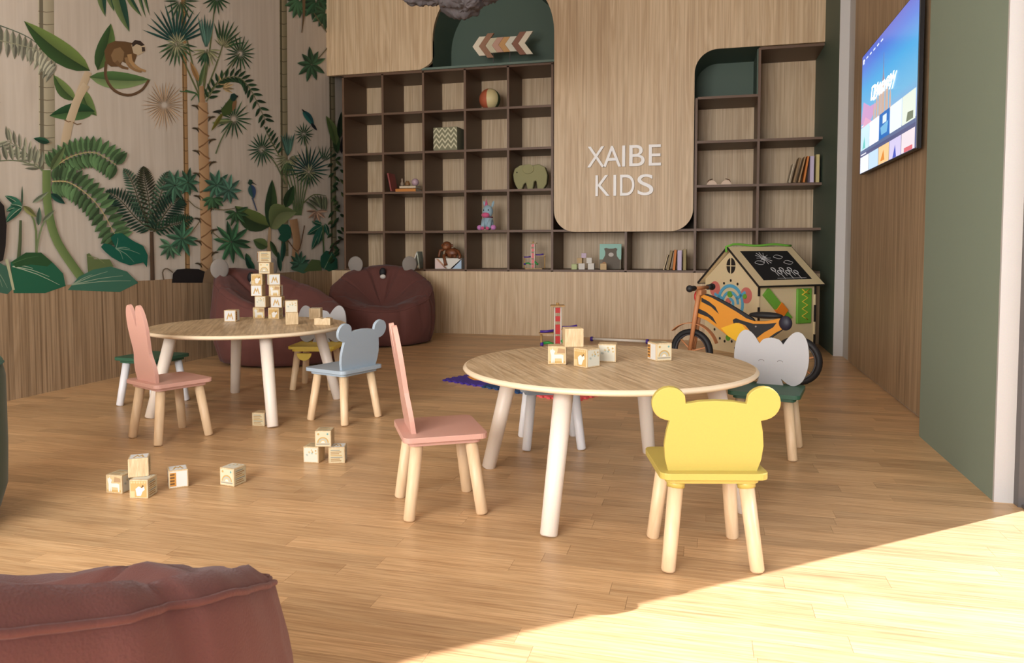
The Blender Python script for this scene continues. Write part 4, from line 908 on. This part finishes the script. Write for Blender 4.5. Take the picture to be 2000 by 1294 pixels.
st = obj('saddle', MB().ball((0, 0, 0), (.13, .05, .026), 20, 10), M_TY, bk); a_ = Vector((cp(1000, 775)[0], 0, cp(1000, 775)[1])); st.location = a_+Vector((-.02, 0, .0))
obj('tail_cap', MB().ball((cp(1165, 850)[0], 0, cp(1165, 850)[1]), (.05, .03, .055), 16, 10), mat('dark_blue_rubber', (44, 42, 58), .5), bk)
hb0 = cp(345, 520); fk = MB()
for s in (-1, 1): fk.tube([(0, s*.034, WR), (hb0[0]*.55, s*.034, WR+(hb0[1]-WR)*.55), (hb0[0], s*.034, hb0[1])], [.016, .018, .018], 10)
obj('fork', fk, M_RIM, bk); hb = obj('handlebar', MB().tube([(hb0[0], -.17, hb0[1]+.012), (hb0[0], .17, hb0[1]+.012)], .013, 12), M_RIM, bk)
for s in (-1, 1): obj('grip', MB().tube([(hb0[0], s*.12, hb0[1]+.012), (hb0[0], s*.2, hb0[1]+.012)], .021, 12).ball((hb0[0], s*.2, hb0[1]+.012), .028, 12, 8), M_TY, hb)
obj('crossbar', MB().box((hb0[0]-.02, -.05, hb0[1]-.045), (hb0[0]+.025, .05, hb0[1]-.005)), M_RIM, bk, bevel=.005)
fp = [((WR+.045)*math.cos(a), (WR+.045)*math.sin(a)+WR) for a in [math.radians(20+k*9) for k in range(14)]]
fm = MB(); n = len(fp)
fm.add([(x, -.03, z) for x, z in fp]+[(x, .03, z) for x, z in fp]+[(x, -.03, z+.006) for x, z in fp]+[(x, .03, z+.006) for x, z in fp], [(i, i+1, n+i+1, n+i) for i in range(n-1)]+[(2*n+i, 3*n+i, 3*n+i+1, 2*n+i+1) for i in range(n-1)]+[(i, 2*n+i, 2*n+i+1, i+1) for i in range(n-1)]+[(n+i, n+i+1, 3*n+i+1, 3*n+i) for i in range(n-1)])
obj('front_reflector', MB().ball((cp(300, 590)[0], 0, cp(300, 590)[1]), (.016, .03, .045), 12, 8), mat('toy_red', (206, 44, 40), .4), bk)
obj('mudguard', fm, M_RIM, bk); obj('bolt', MB().tube([(cp(885, 880)[0], -.02, cp(885, 880)[1]), (cp(885, 880)[0], .02, cp(885, 880)[1])], .006, 10), mat('steel', (200, 200, 205), .3, metal=1), bk)

# ---------------------------------------------------------------- puzzle mat
mo = Vector((-1.945, 5.28, 0)); md = Vector((.89, -.455, 0)).normalized(); mn = Vector((-md.y, md.x, 0)); ts = .385
mcol = [[(72, 50, 150), (30, 66, 110), (226, 90, 92)], [(190, 60, 140), (72, 50, 150), (40, 150, 140)], [(226, 120, 60), (226, 90, 92), (72, 50, 150)]]
icol = [[(246, 164, 50), (240, 150, 60), (246, 190, 70)], [(246, 164, 50), (236, 100, 90), (240, 200, 80)], [(60, 120, 190), (246, 190, 70), (240, 150, 60)]]
def tile_outline():
    pts = []
    for side in range(4):
        for k in range(6):
            for f, o in ((.0, 0), (.07, 0), (.04, .022), (.46, .022), (.43, 0)):
                a = (k+f)/6*ts; pts.append(((a, -o), (ts+o, a), (ts-a, ts+o), (-o, ts-a))[side])
    return [(min(max(x, -.022), ts+.022), y) for x, y in pts]
TO = tile_outline()
for j in range(3):
    for i in range(3):
        p = mo+md*(i*(ts+.024)+.03)+mn*(j*(ts+.024)+.03); c = mcol[j][i]
        nm = {0: 'purple', 1: 'navy', 2: 'coral'}
        t = thing('mat_tile', ('%s foam puzzle tile in the mat row %s the plinth' % ({(72, 50, 150): 'purple', (30, 66, 110): 'navy blue', (226, 90, 92): 'coral red', (190, 60, 140): 'magenta', (40, 150, 140): 'teal', (226, 120, 60): 'orange'}[c], ('farthest from', 'second from', 'nearest')[j])), 'foam tile', p, math.atan2(md.y, md.x), 'foam puzzle mat tiles')
        obj('tile', MB().prism(TO, .0, .012, 'xy'), mat('foam_%d_%d_%d' % c, c, .8), t)
        h = ts/2; obj('leaf_inlay', MB().prism([(.05, h), (.13, h-.05), (h, h-.075), (ts-.13, h-.05), (ts-.05, h), (ts-.13, h+.05), (h, h+.075), (.13, h+.05)], .011, .0135, 'xy'), mat('foam_%d_%d_%d' % icol[j][i], icol[j][i], .8), t)

# ---------------------------------------------------------------- marble runs
M_WD = mat('toy_wood', (190, 150, 92), .5); M_RD = mat('toy_red', (206, 44, 40), .4); M_GN = mat('toy_green', (48, 160, 70), .4); M_PU = mat('toy_purple', (76, 44, 150), .4); M_IV = mat('toy_ivory', (236, 226, 210), .4)
def marble_run(p, s, rz, label):
    t = thing('marble_run', label, 'marble run', p, rz); V = lambda *a: tuple(x*s for x in a)
    obj('base_plate', MB().box(V(-.3, -.12, 0), V(.3, .12, .03)), M_WD, t)
    for x, y in ((-.09, -.07), (.03, -.07), (-.09, .07), (.03, .07)): obj('post', MB().tube([V(x, y, .03), V(x, y, .9)], .016*s, 8), M_IV if y < 0 else M_WD, t)
    obj('roof_plate', MB().box(V(-.16, -.13, .9), V(.1, .13, .925)), M_WD, t)
    obj('finial', MB().tube([V(-.03, 0, .925), V(-.03, 0, .97)], .03*s, 10), M_WD, t)
    for z0, z1 in ((.78, .88), (.62, .72), (.38, .56), (.2, .34), (.05, .16)): obj('red_panel', MB().box(V(-.075, -.075, z0), V(.015, -.06, z1)), M_RD, t)
    for x0, x1, z in ((-.38, -.1, .38), (.03, .42, .46)):
        d = obj('deck', MB().box(V(x0, -.1, z), V(x1, .1, z+.02)), M_WD, t)
        xe = x0+.04 if x0 < -.2 else x1-.04; obj('deck_post', MB().tube([V(xe, 0, .03), V(xe, 0, z)], .022*s, 8), M_WD, d)
    obj('purple_chute', MB().tube([V(.06, 0, .50), V(.2, 0, .5), V(.34, -.02, .53)], .026*s, 8), M_PU, t); obj('purple_chute', MB().tube([V(-.36, 0, .42), V(-.24, 0, .42), V(-.1, 0, .44)], .024*s, 8), M_PU, t)
    obj('green_chute', MB().tube([V(-.3, 0, .2), V(-.2, 0, .21), V(-.1, 0, .17)], .028*s, 8), M_GN, t); obj('green_chute', MB().tube([V(.04, -.08, .27), V(.1, -.08, .19), V(.16, -.08, .17)], .03*s, 8), M_GN, t); obj('purple_tray', MB().tube([V(-.36, 0, .18), V(-.3, 0, .18)], .04*s, 8), M_PU, t)
    return t
mp = px(1092, 690, z=0); marble_run((mp.x, mp.y, 0), .50, .25, 'wooden marble run with red tower standing on the floor before the plinth')
a = px(1158, 662, z=.02); b = px(1262, 667, z=.02)
ax = thing('toy_axle', 'slim wooden rod with purple end caps lying on the floor by the plinth', 'toy', ((a.x+b.x)/2, (a.y+b.y)/2, 0), math.atan2(b.y-a.y, b.x-a.x)); L = (b-a).length/2
obj('rod', MB().tube([(-L, 0, .024), (L, 0, .024)], .014, 10), M_IV, ax)
for s in (-1, 1): obj('end_cap', MB().tube([(s*L, 0, .024), (s*(L+.025), 0, .024)], .024, 14), M_PU, ax)

# ---------------------------------------------------------------- things on the shelves
YI = 8.47
def on(u, r, y=YI): return Vector((px(u, 300, y=y).x, y, (ZR[r]+(.0135 if r < 5 else .0125)) if r >= 0 else zb+.0205))
def upx(u, v, y=YI): p = px(u, v, y=y); return p
# arrow of chevron boards on two rods in the arch
p = on(977, -1, 8.5); k = 8.5; sc_ = (px(1030, 90, y=k).x-px(923, 90, y=k).x)
ar_ = thing('arrow_ornament', 'rustic chevron-board arrow on thin rods inside the green arch', 'ornament', p)
cols = [(226, 214, 190), (150, 110, 84), (200, 190, 160), (190, 150, 130), (196, 150, 96), (214, 210, 192), (140, 96, 76)]
zc = .26; bw = sc_/8.2; x = -sc_/2
def chev(x0, w_, h, zc, k): return [(x0+h*.75, zc+h), (x0+h*.75+w_, zc+h), (x0+w_, zc), (x0+h*.75+w_, zc-h), (x0+h*.75, zc-h), (x0, zc)]
hts = [.13, .10, .07, .07, .07, .07, .13, .13]
for i, h in enumerate(hts):
    x0 = -sc_/2+i*bw*.98; c = cols[i % len(cols)]
    if i in (0, 1): h = (.11, .14)[i]
    if i in (2, 3, 4, 5): h = .085
    obj('board', MB().prism(chev(x0, bw*.95, h, zc, 0), -.012-.002*(i % 2), .012), mat('board_%d' % (i % 7), c, .7), ar_)
for xx in (-.08, .12): obj('rod', MB().tube([(xx, 0, 0), (xx, 0, zc-.05)], .005, 8), M_FRAME, ar_)
# ball
p = on(957, 1); bt = thing('toy_ball', 'round toy ball with red, cream and green segments in the bookcase', 'ball', p)
r = .125
def ballseg(a0, a1, m):
    vs = []; N = 8; Mm = 12; mb = MB()
    for i in range(Mm+1):
        for j in range(N+1):
            th = PI*i/Mm; a = math.radians(a0+(a1-a0)*j/N); vs.append((r*math.sin(th)*math.cos(a), r*math.sin(th)*math.sin(a), r-r*math.cos(th)))
    mb.add(vs, [(i*(N+1)+j, i*(N+1)+j+1, (i+1)*(N+1)+j+1, (i+1)*(N+1)+j) for i in range(Mm) for j in range(N)], None, True); obj('segment', mb, m, bt)
ballseg(180, 262, mat('terracotta', (176, 92, 62), .5)); ballseg(262, 330, mat('cream_leather', (206, 190, 140), .5)); ballseg(330, 420, mat('olive_leather', (70, 84, 52), .5)); ballseg(60, 180, mat('terracotta', (176, 92, 62), .5)); bt.rotation_euler = (0, 0, .1)
# woven basket box
p = on(879, 2); wbx = thing('patterned_box', 'cube storage box with grey zigzag pattern in the bookcase', 'box', p, -.05)
obj('body', MB().box((-.15, -.15, 0), (.15, .15, .27)), mat('grey_canvas', (128, 126, 100), .85), wbx, bevel=.006)
zg = MB()
for k in range(4):
    z0 = .015+k*.062
    for m_ in range(4): zg.add([(-.148+m_*.074, -.152, z0), (-.111+m_*.074, -.152, z0+.05), (-.074+m_*.074, -.152, z0), (-.074+m_*.074, -.152, z0+.024), (-.111+m_*.074, -.152, z0+.074 if k < 3 else z0+.066), (-.148+m_*.074, -.152, z0+.024)], [(0, 1, 4, 5), (1, 2, 3, 4)])
obj('zigzag_print', zg, mat('pale_canvas', (206, 200, 168), .85), wbx)
# leaning red book, two flat books, rose ball
def book(p, w_, d_, h, m, label, rx=0, ry=0, rz=0, group=None, page=(226, 214, 190)):
    t = thing('book', label, 'book', p, rz, group); t.rotation_euler = (rx, ry, rz)
    obj('cover', MB().box((-w_/2, -d_/2, 0), (w_/2, -d_/2+.004, h)).box((-w_/2, -d_/2, 0), (-w_/2+.003, d_/2, h)).box((w_/2-.003, -d_/2, 0), (w_/2, d_/2, h)), m, t)
    obj('pages', MB().box((-w_/2+.003, -d_/2+.004, .004), (w_/2-.003, d_/2-.004, h-.004)), mat('page_%d' % page[0], page, .8), t); return t
def flat(p, w_, d_, h, m, label, rz=0):
    t = thing('book', label, 'book', p, rz)
    obj('cover', MB().box((-w_/2, -d_/2, 0), (w_/2, d_/2, .004)).box((-w_/2, -d_/2, h-.004), (w_/2, d_/2, h)).box((-w_/2, -d_/2, 0), (w_/2, -d_/2+.004, h)), m, t)
    obj('pages', MB().box((-w_/2+.004, -d_/2+.004, .004), (w_/2-.004, d_/2-.003, h-.004)), mat('page_226', (226, 214, 190), .8), t); return t
p = on(789, 3); p.x = A[1]+.255; flat(p, .26, .2, .042, mat('book_orange', (196, 122, 44), .6), 'orange book lying flat in the bookcase')
flat(p+Vector((.02, 0, .0425)), .21, .17, .034, mat('book_cream', (206, 188, 160), .6), 'cream book lying flat upon the orange one')
book(Vector((A[1]+.092, 8.41, p.z+.008)), .024, .18, .22, mat('book_red', (140, 66, 60), .6), 'dark red book leaning beside the flat orange one', 0, -.2, 0)
tag(obj('rose_bauble', MB().ball((0, 0, .045), .045, 18, 12), mat('rose_pearl', (190, 160, 168), .25), None, p+Vector((.085, 0, .077))), 'small shiny rose ball on the flat books', 'ball')
tag(obj('small_jar', MB().lathe([(.0001, 0), (.03, 0), (.034, .03), (.022, .05), (.02, .06), (.0001, .06)], 16), mat('amber_glass', (130, 96, 60), .3), None, p+Vector((-.015, 0, .077))), 'small amber pot on the flat books', 'pot')
tag(obj('toy_figure', MB().lathe([(.0001, 0), (.018, 0), (.022, .03), (.008, .06), (.014, .08), (.0001, .1)], 14), mat('taupe', (150, 130, 110), .6), None, p+Vector((-.085, 0, .077))), 'small slim taupe figure on the flat books', 'toy')
# plush elephant
p = on(1037, 3); eo = thing('plush_elephant', 'khaki felt elephant cushion toy in the bookcase', 'plush toy', p)
el_ = [(-.14, 0), (-.1, 0), (-.075, .06), (-.05, .08), (-.03, .0), (.03, 0), (.045, .09), (.07, .1), (.085, .0), (.15, 0), (.19, .06), (.2, .16), (.17, .25), (.1, .285), (.02, .27), (-.03, .285), (-.12, .275), (-.18, .24), (-.2, .17), (-.19, .1), (-.17, .05)]
el_ = [(x*1.02, z*1.02) for x, z in el_]
M_KH = mat('khaki_felt', (150, 146, 106), .9, .2, bump=.2, bscale=300)
obj('body', MB().prism(el_, -.05, .05), M_KH, eo, bevel=.028, seg=4)
obj('ear', MB().prism(arc(-.02, .235, .068, 0, 360, 18, .055)[:-1], -.064, -.048), M_KH, eo, bevel=.006)
obj('eye', MB().ball((-.155, -.051, .2), .008, 8, 6), M_BK, eo)
# unicorn plush
p = on(953, 4, 8.42)+Vector((0, 0, .0015)); un = thing('plush_unicorn', 'pale blue plush unicorn with pink horn and hooves in the bookcase', 'plush toy', p, -.15); un.scale = (.88, .88, .88)
M_UB = mat('pale_blue_plush', (150, 176, 188), .9, sheen=.3); M_UP = mat('hot_pink_plush', (206, 90, 130), .9, sheen=.3); M_LP = mat('lilac_plush', (206, 130, 190), .9, sheen=.3)
obj('body', MB().ball((0, .0, .1), (.075, .065, .1), 18, 12), M_UB, un); obj('head', MB().ball((0, -.01, .25), (.072, .065, .085), 18, 12), M_UB, un); obj('snout', MB().ball((-.01, -.06, .2), (.058, .04, .036), 16, 10), M_UP, un)
obj('horn', MB().lathe([(.026, 0), (.014, .05), (.0005, .1)], 12, (-.025, 0, .32)), M_UP, un)
for s in (-1, 1):
    obj('ear', MB().ball((s*.06+.01, 0, .345), (.018, .012, .045), 12, 8, None, Matrix.Rotation(s*.3, 3, 'Y')), M_UB, un); obj('hoof', MB().ball((s*.1, -.05, .035), (.036, .04, .036), 14, 10), M_LP, un); obj('foreleg', MB().tube([(s*.05, -.03, .14), (s*.04, -.09, .03)], [.028, .03], 10), M_UB, un); obj('front_hoof', MB().ball((s*.035, -.1, .026), .026, 12, 8), M_UP, un)
    obj('eye', MB().ball((s*.035, -.07, .265), .009, 8, 6), M_BK, un)
obj('collar', MB().lathe([(.06, .165), (.068, .172), (.06, .18)], 18), mat('maroon_felt', (120, 50, 70), .8), un)
# folded white cards
p = on(817, 5)
cd = thing('folded_card', 'white folded card standing like a tent at the bookcase foot', 'card', p+Vector((-.02, 0, 0)))
obj('leaf', MB().prism([(-.06, 0), (-.045, 0), (.03, .2), (.02, .205)], -.08, .08), mat('white_card', (222, 218, 208), .7), cd); obj('leaf', MB().prism([(.045, 0), (.06, 0), (.03, .205), (.02, .2)], -.08, .08), mat('greenish_card', (196, 200, 180), .7), cd)
# toy box with wooden monkey
p = on(879, 5, 8.45); tb = thing('toy_box', 'white box with pink and pale blue triangles under the wooden monkey', 'box', p)
w_ = .165; obj('body', MB().box((-w_, -.09, 0), (w_, .09, .125)), mat('white_card', (222, 218, 208), .7), tb, bevel=.003)
for nm, poly_, c in (('pink_triangle', [(-w_, .004), (-w_, .12), (-.02, .004)], (222, 196, 188)), ('blue_triangle', [(w_, .004), (w_, .12), (.03, .004)], (176, 200, 222)), ('tan_stripe', [(.03, .004), (.055, .004), (w_, .108), (w_, .12)], (186, 140, 110)), ('tan_stripe', [(-w_+.01, .12), (-w_+.04, .12), (-.01, .004), (-.035, .004)], (186, 140, 110))):
    obj(nm, MB().prism([(x, z) for x, z in poly_], -.0925, -.0905), mat(nm, c, .7), tb)
M_TK = mat('teak', (118, 68, 38), .45); mk = thing('wooden_monkey', 'brown wooden monkey figure sitting on the triangle box', 'toy', p+Vector((-.02, .0, .1255)))
obj('body', MB().ball((.03, 0, .06), (.085, .055, .06), 18, 12), M_TK, mk); hd = obj('head', MB().ball((-.02, -.02, .145), (.06, .055, .056), 18, 12), M_TK, mk); obj('muzzle', MB().ball((-.02, -.07, .13), (.034, .02, .026), 14, 8), mat('light_teak', (150, 96, 60), .45), hd)
for s in (-1, 1): obj('ear', MB().ball((-.02+s*.062, -.01, .15), (.014, .01, .018), 10, 8), M_TK, hd); obj('eye', MB().ball((-.02+s*.02, -.072, .16), .006, 8, 6), M_BK, hd)
obj('arm', MB().tube([(-.06, 0, .1), (-.11, -.01, .09), (-.12, -.02, .03), (-.115, -.02, .012)], [.018, .017, .015, .014], 10), M_TK, mk); obj('arm', MB().tube([(.06, 0, .11), (.13, -.04, .08), (.17, -.09, .03), (.165, -.11, .0)], [.018, .017, .016, .018], 10), M_TK, mk)
obj('leg', MB().tube([(-.02, -.04, .04), (-.03, -.105, .03), (-.01, -.115, -.05), (0, -.115, -.085)], [.02, .019, .017, .022], 10), M_TK, mk); obj('leg', MB().tube([(.06, -.04, .03), (.1, -.07, .025), (.11, -.08, .015)], [.02, .019, .016], 10), M_TK, mk)
# small marble run
p = on(1043, 5); marble_run((p.x, p.y, p.z), .33, .1, 'small wooden marble run on the bookcase bottom shelf')
# stack of small blocks and the picture book beneath the sign board
def mini(u, row, s, m, label, y=8.42):
    q = on(u, 5, y); tag(obj('toy_cube', MB().box((-s/2, -s/2, 0), (s/2, s/2, s)), m, None, (q.x, q.y, q.z+row), random.uniform(-.2, .2), bevel=.003), label, 'block', 'toy cubes below the sign board')
LB = 'small pale toy cube on the shelf below the sign board'; mc = [mat('cube_white', (216, 210, 200), .6), mat('cube_lime', (186, 196, 140), .6), mat('cube_tan', (196, 166, 120), .6), mat('cube_lilac', (200, 180, 200), .6)]
mini(1123, 0, .062, mc[1], 'lime toy cube on the shelf below the sign board'); mini(1137, 0, .07, mc[0], 'white toy cube with a tan one on top, below the sign board'); mini(1156, 0, .072, mc[0], 'white toy cube carrying a smaller white one below the sign board'); mini(1180, 0, .07, mc[2], 'tan toy cube in front of the propped picture book', 8.36); mini(1134, .0705, .06, mc[2], 'tan toy cube under the lilac one below the sign board'); mini(1152, .0725, .062, mc[0], 'smaller white toy cube stacked below the sign board'); mini(1141, .131, .055, mc[3], 'lilac toy cube topping the pile below the sign board')
q = on(1193, 5, 8.60)+Vector((0, 0, .002)); pb = thing('picture_book', 'teal picture book with a grey bear cover propped on the shelf', 'book', q); pb.rotation_euler.x = -.12
obj('cover', MB().box((-.125, -.008, 0), (.125, .008, .29)), mat('aqua_cover', (160, 206, 190), .6), pb)
ca = Art().rect(-.125, .0, .125, .11, (150, 140, 124)).poly([(-.09, .0), (-.09, .1), (-.06, .16), (-.06, .2), (-.075, .235), (-.05, .245), (-.02, .235), (.03, .235), (.06, .245), (.08, .23), (.07, .2), (.075, .15), (.11, .1), (.11, 0)], (128, 118, 106)).poly(arc(.008, .165, .03, 0, 360, 12, .024), (226, 216, 206)).poly(arc(-.07, .05, .03, 0, 360, 10), (206, 150, 110))
co = obj('cover_print', ca.mb, M_PRINT, pb); co.location.y = -.0085
# two rows of books
def row_books(u0, r, items, y=8.44, zlift=0):
    for (u, w_, h, ang, c, lab) in items:
        q = on(u, r, y); book(q+Vector((0, 0, .002+w_/2*math.sin(abs(ang)))), w_, .2, h, mat('bk_%d_%d_%d' % c, c, .6), lab, 0, ang, 0)
row_books(0, 5, [(1299, .018, .17, .25, (196, 176, 140), 'thin tan book leaning below the sign board'), (1307, .03, .215, .2, (150, 128, 84), 'olive patterned book leaning below the sign board'), (1319, .03, .22, .08, (206, 120, 40), 'orange book among those below the sign board'), (1330, .05, .215, .0, (196, 182, 206), 'lilac book standing below the sign board'), (1340, .036, .225, .0, (158, 140, 90), 'olive gold book standing below the sign board')], 8.40)
row_books(0, 3, [(1540, .016, .2, .22, (206, 190, 160), 'thin cream book leaning on the right bay shelf'), (1549.5, .026, .26, .22, (140, 110, 70), 'brown patterned book leaning on the right bay shelf'), (1559, .018, .27, .22, (176, 140, 96), 'tan book leaning on the right bay shelf'), (1568.5, .024, .27, .15, (206, 120, 40), 'orange book on the right bay shelf'), (1584, .044, .27, .0, (196, 182, 206), 'lilac book standing on the right bay shelf'), (1595, .038, .285, .0, (196, 180, 120), 'gold patterned book standing on the right bay shelf')], 8.40)
# pale wooden humps
p = on(1405, 3, 8.42); ty = thing('wooden_toy', 'pale wooden toy with two rounded humps on the shelf', 'toy', p)
for s in (-1, 1): 
    obj('hump', MB().prism(arc(s*.075, .0, .055, 0, 180, 14), -.015, .015), mat('pale_beech', (214, 186, 160), .5), ty, bevel=.003)
    obj('arm', MB().tube([(s*.125, 0, .012), (s*.11, .02, .06), (s*.07, .05, .075)], .004, 8), M_TK, ty)
obj('bridge', MB().box((-.03, -.01, .0), (.03, .01, .012)), mat('pale_beech', (214, 186, 160), .5), ty)
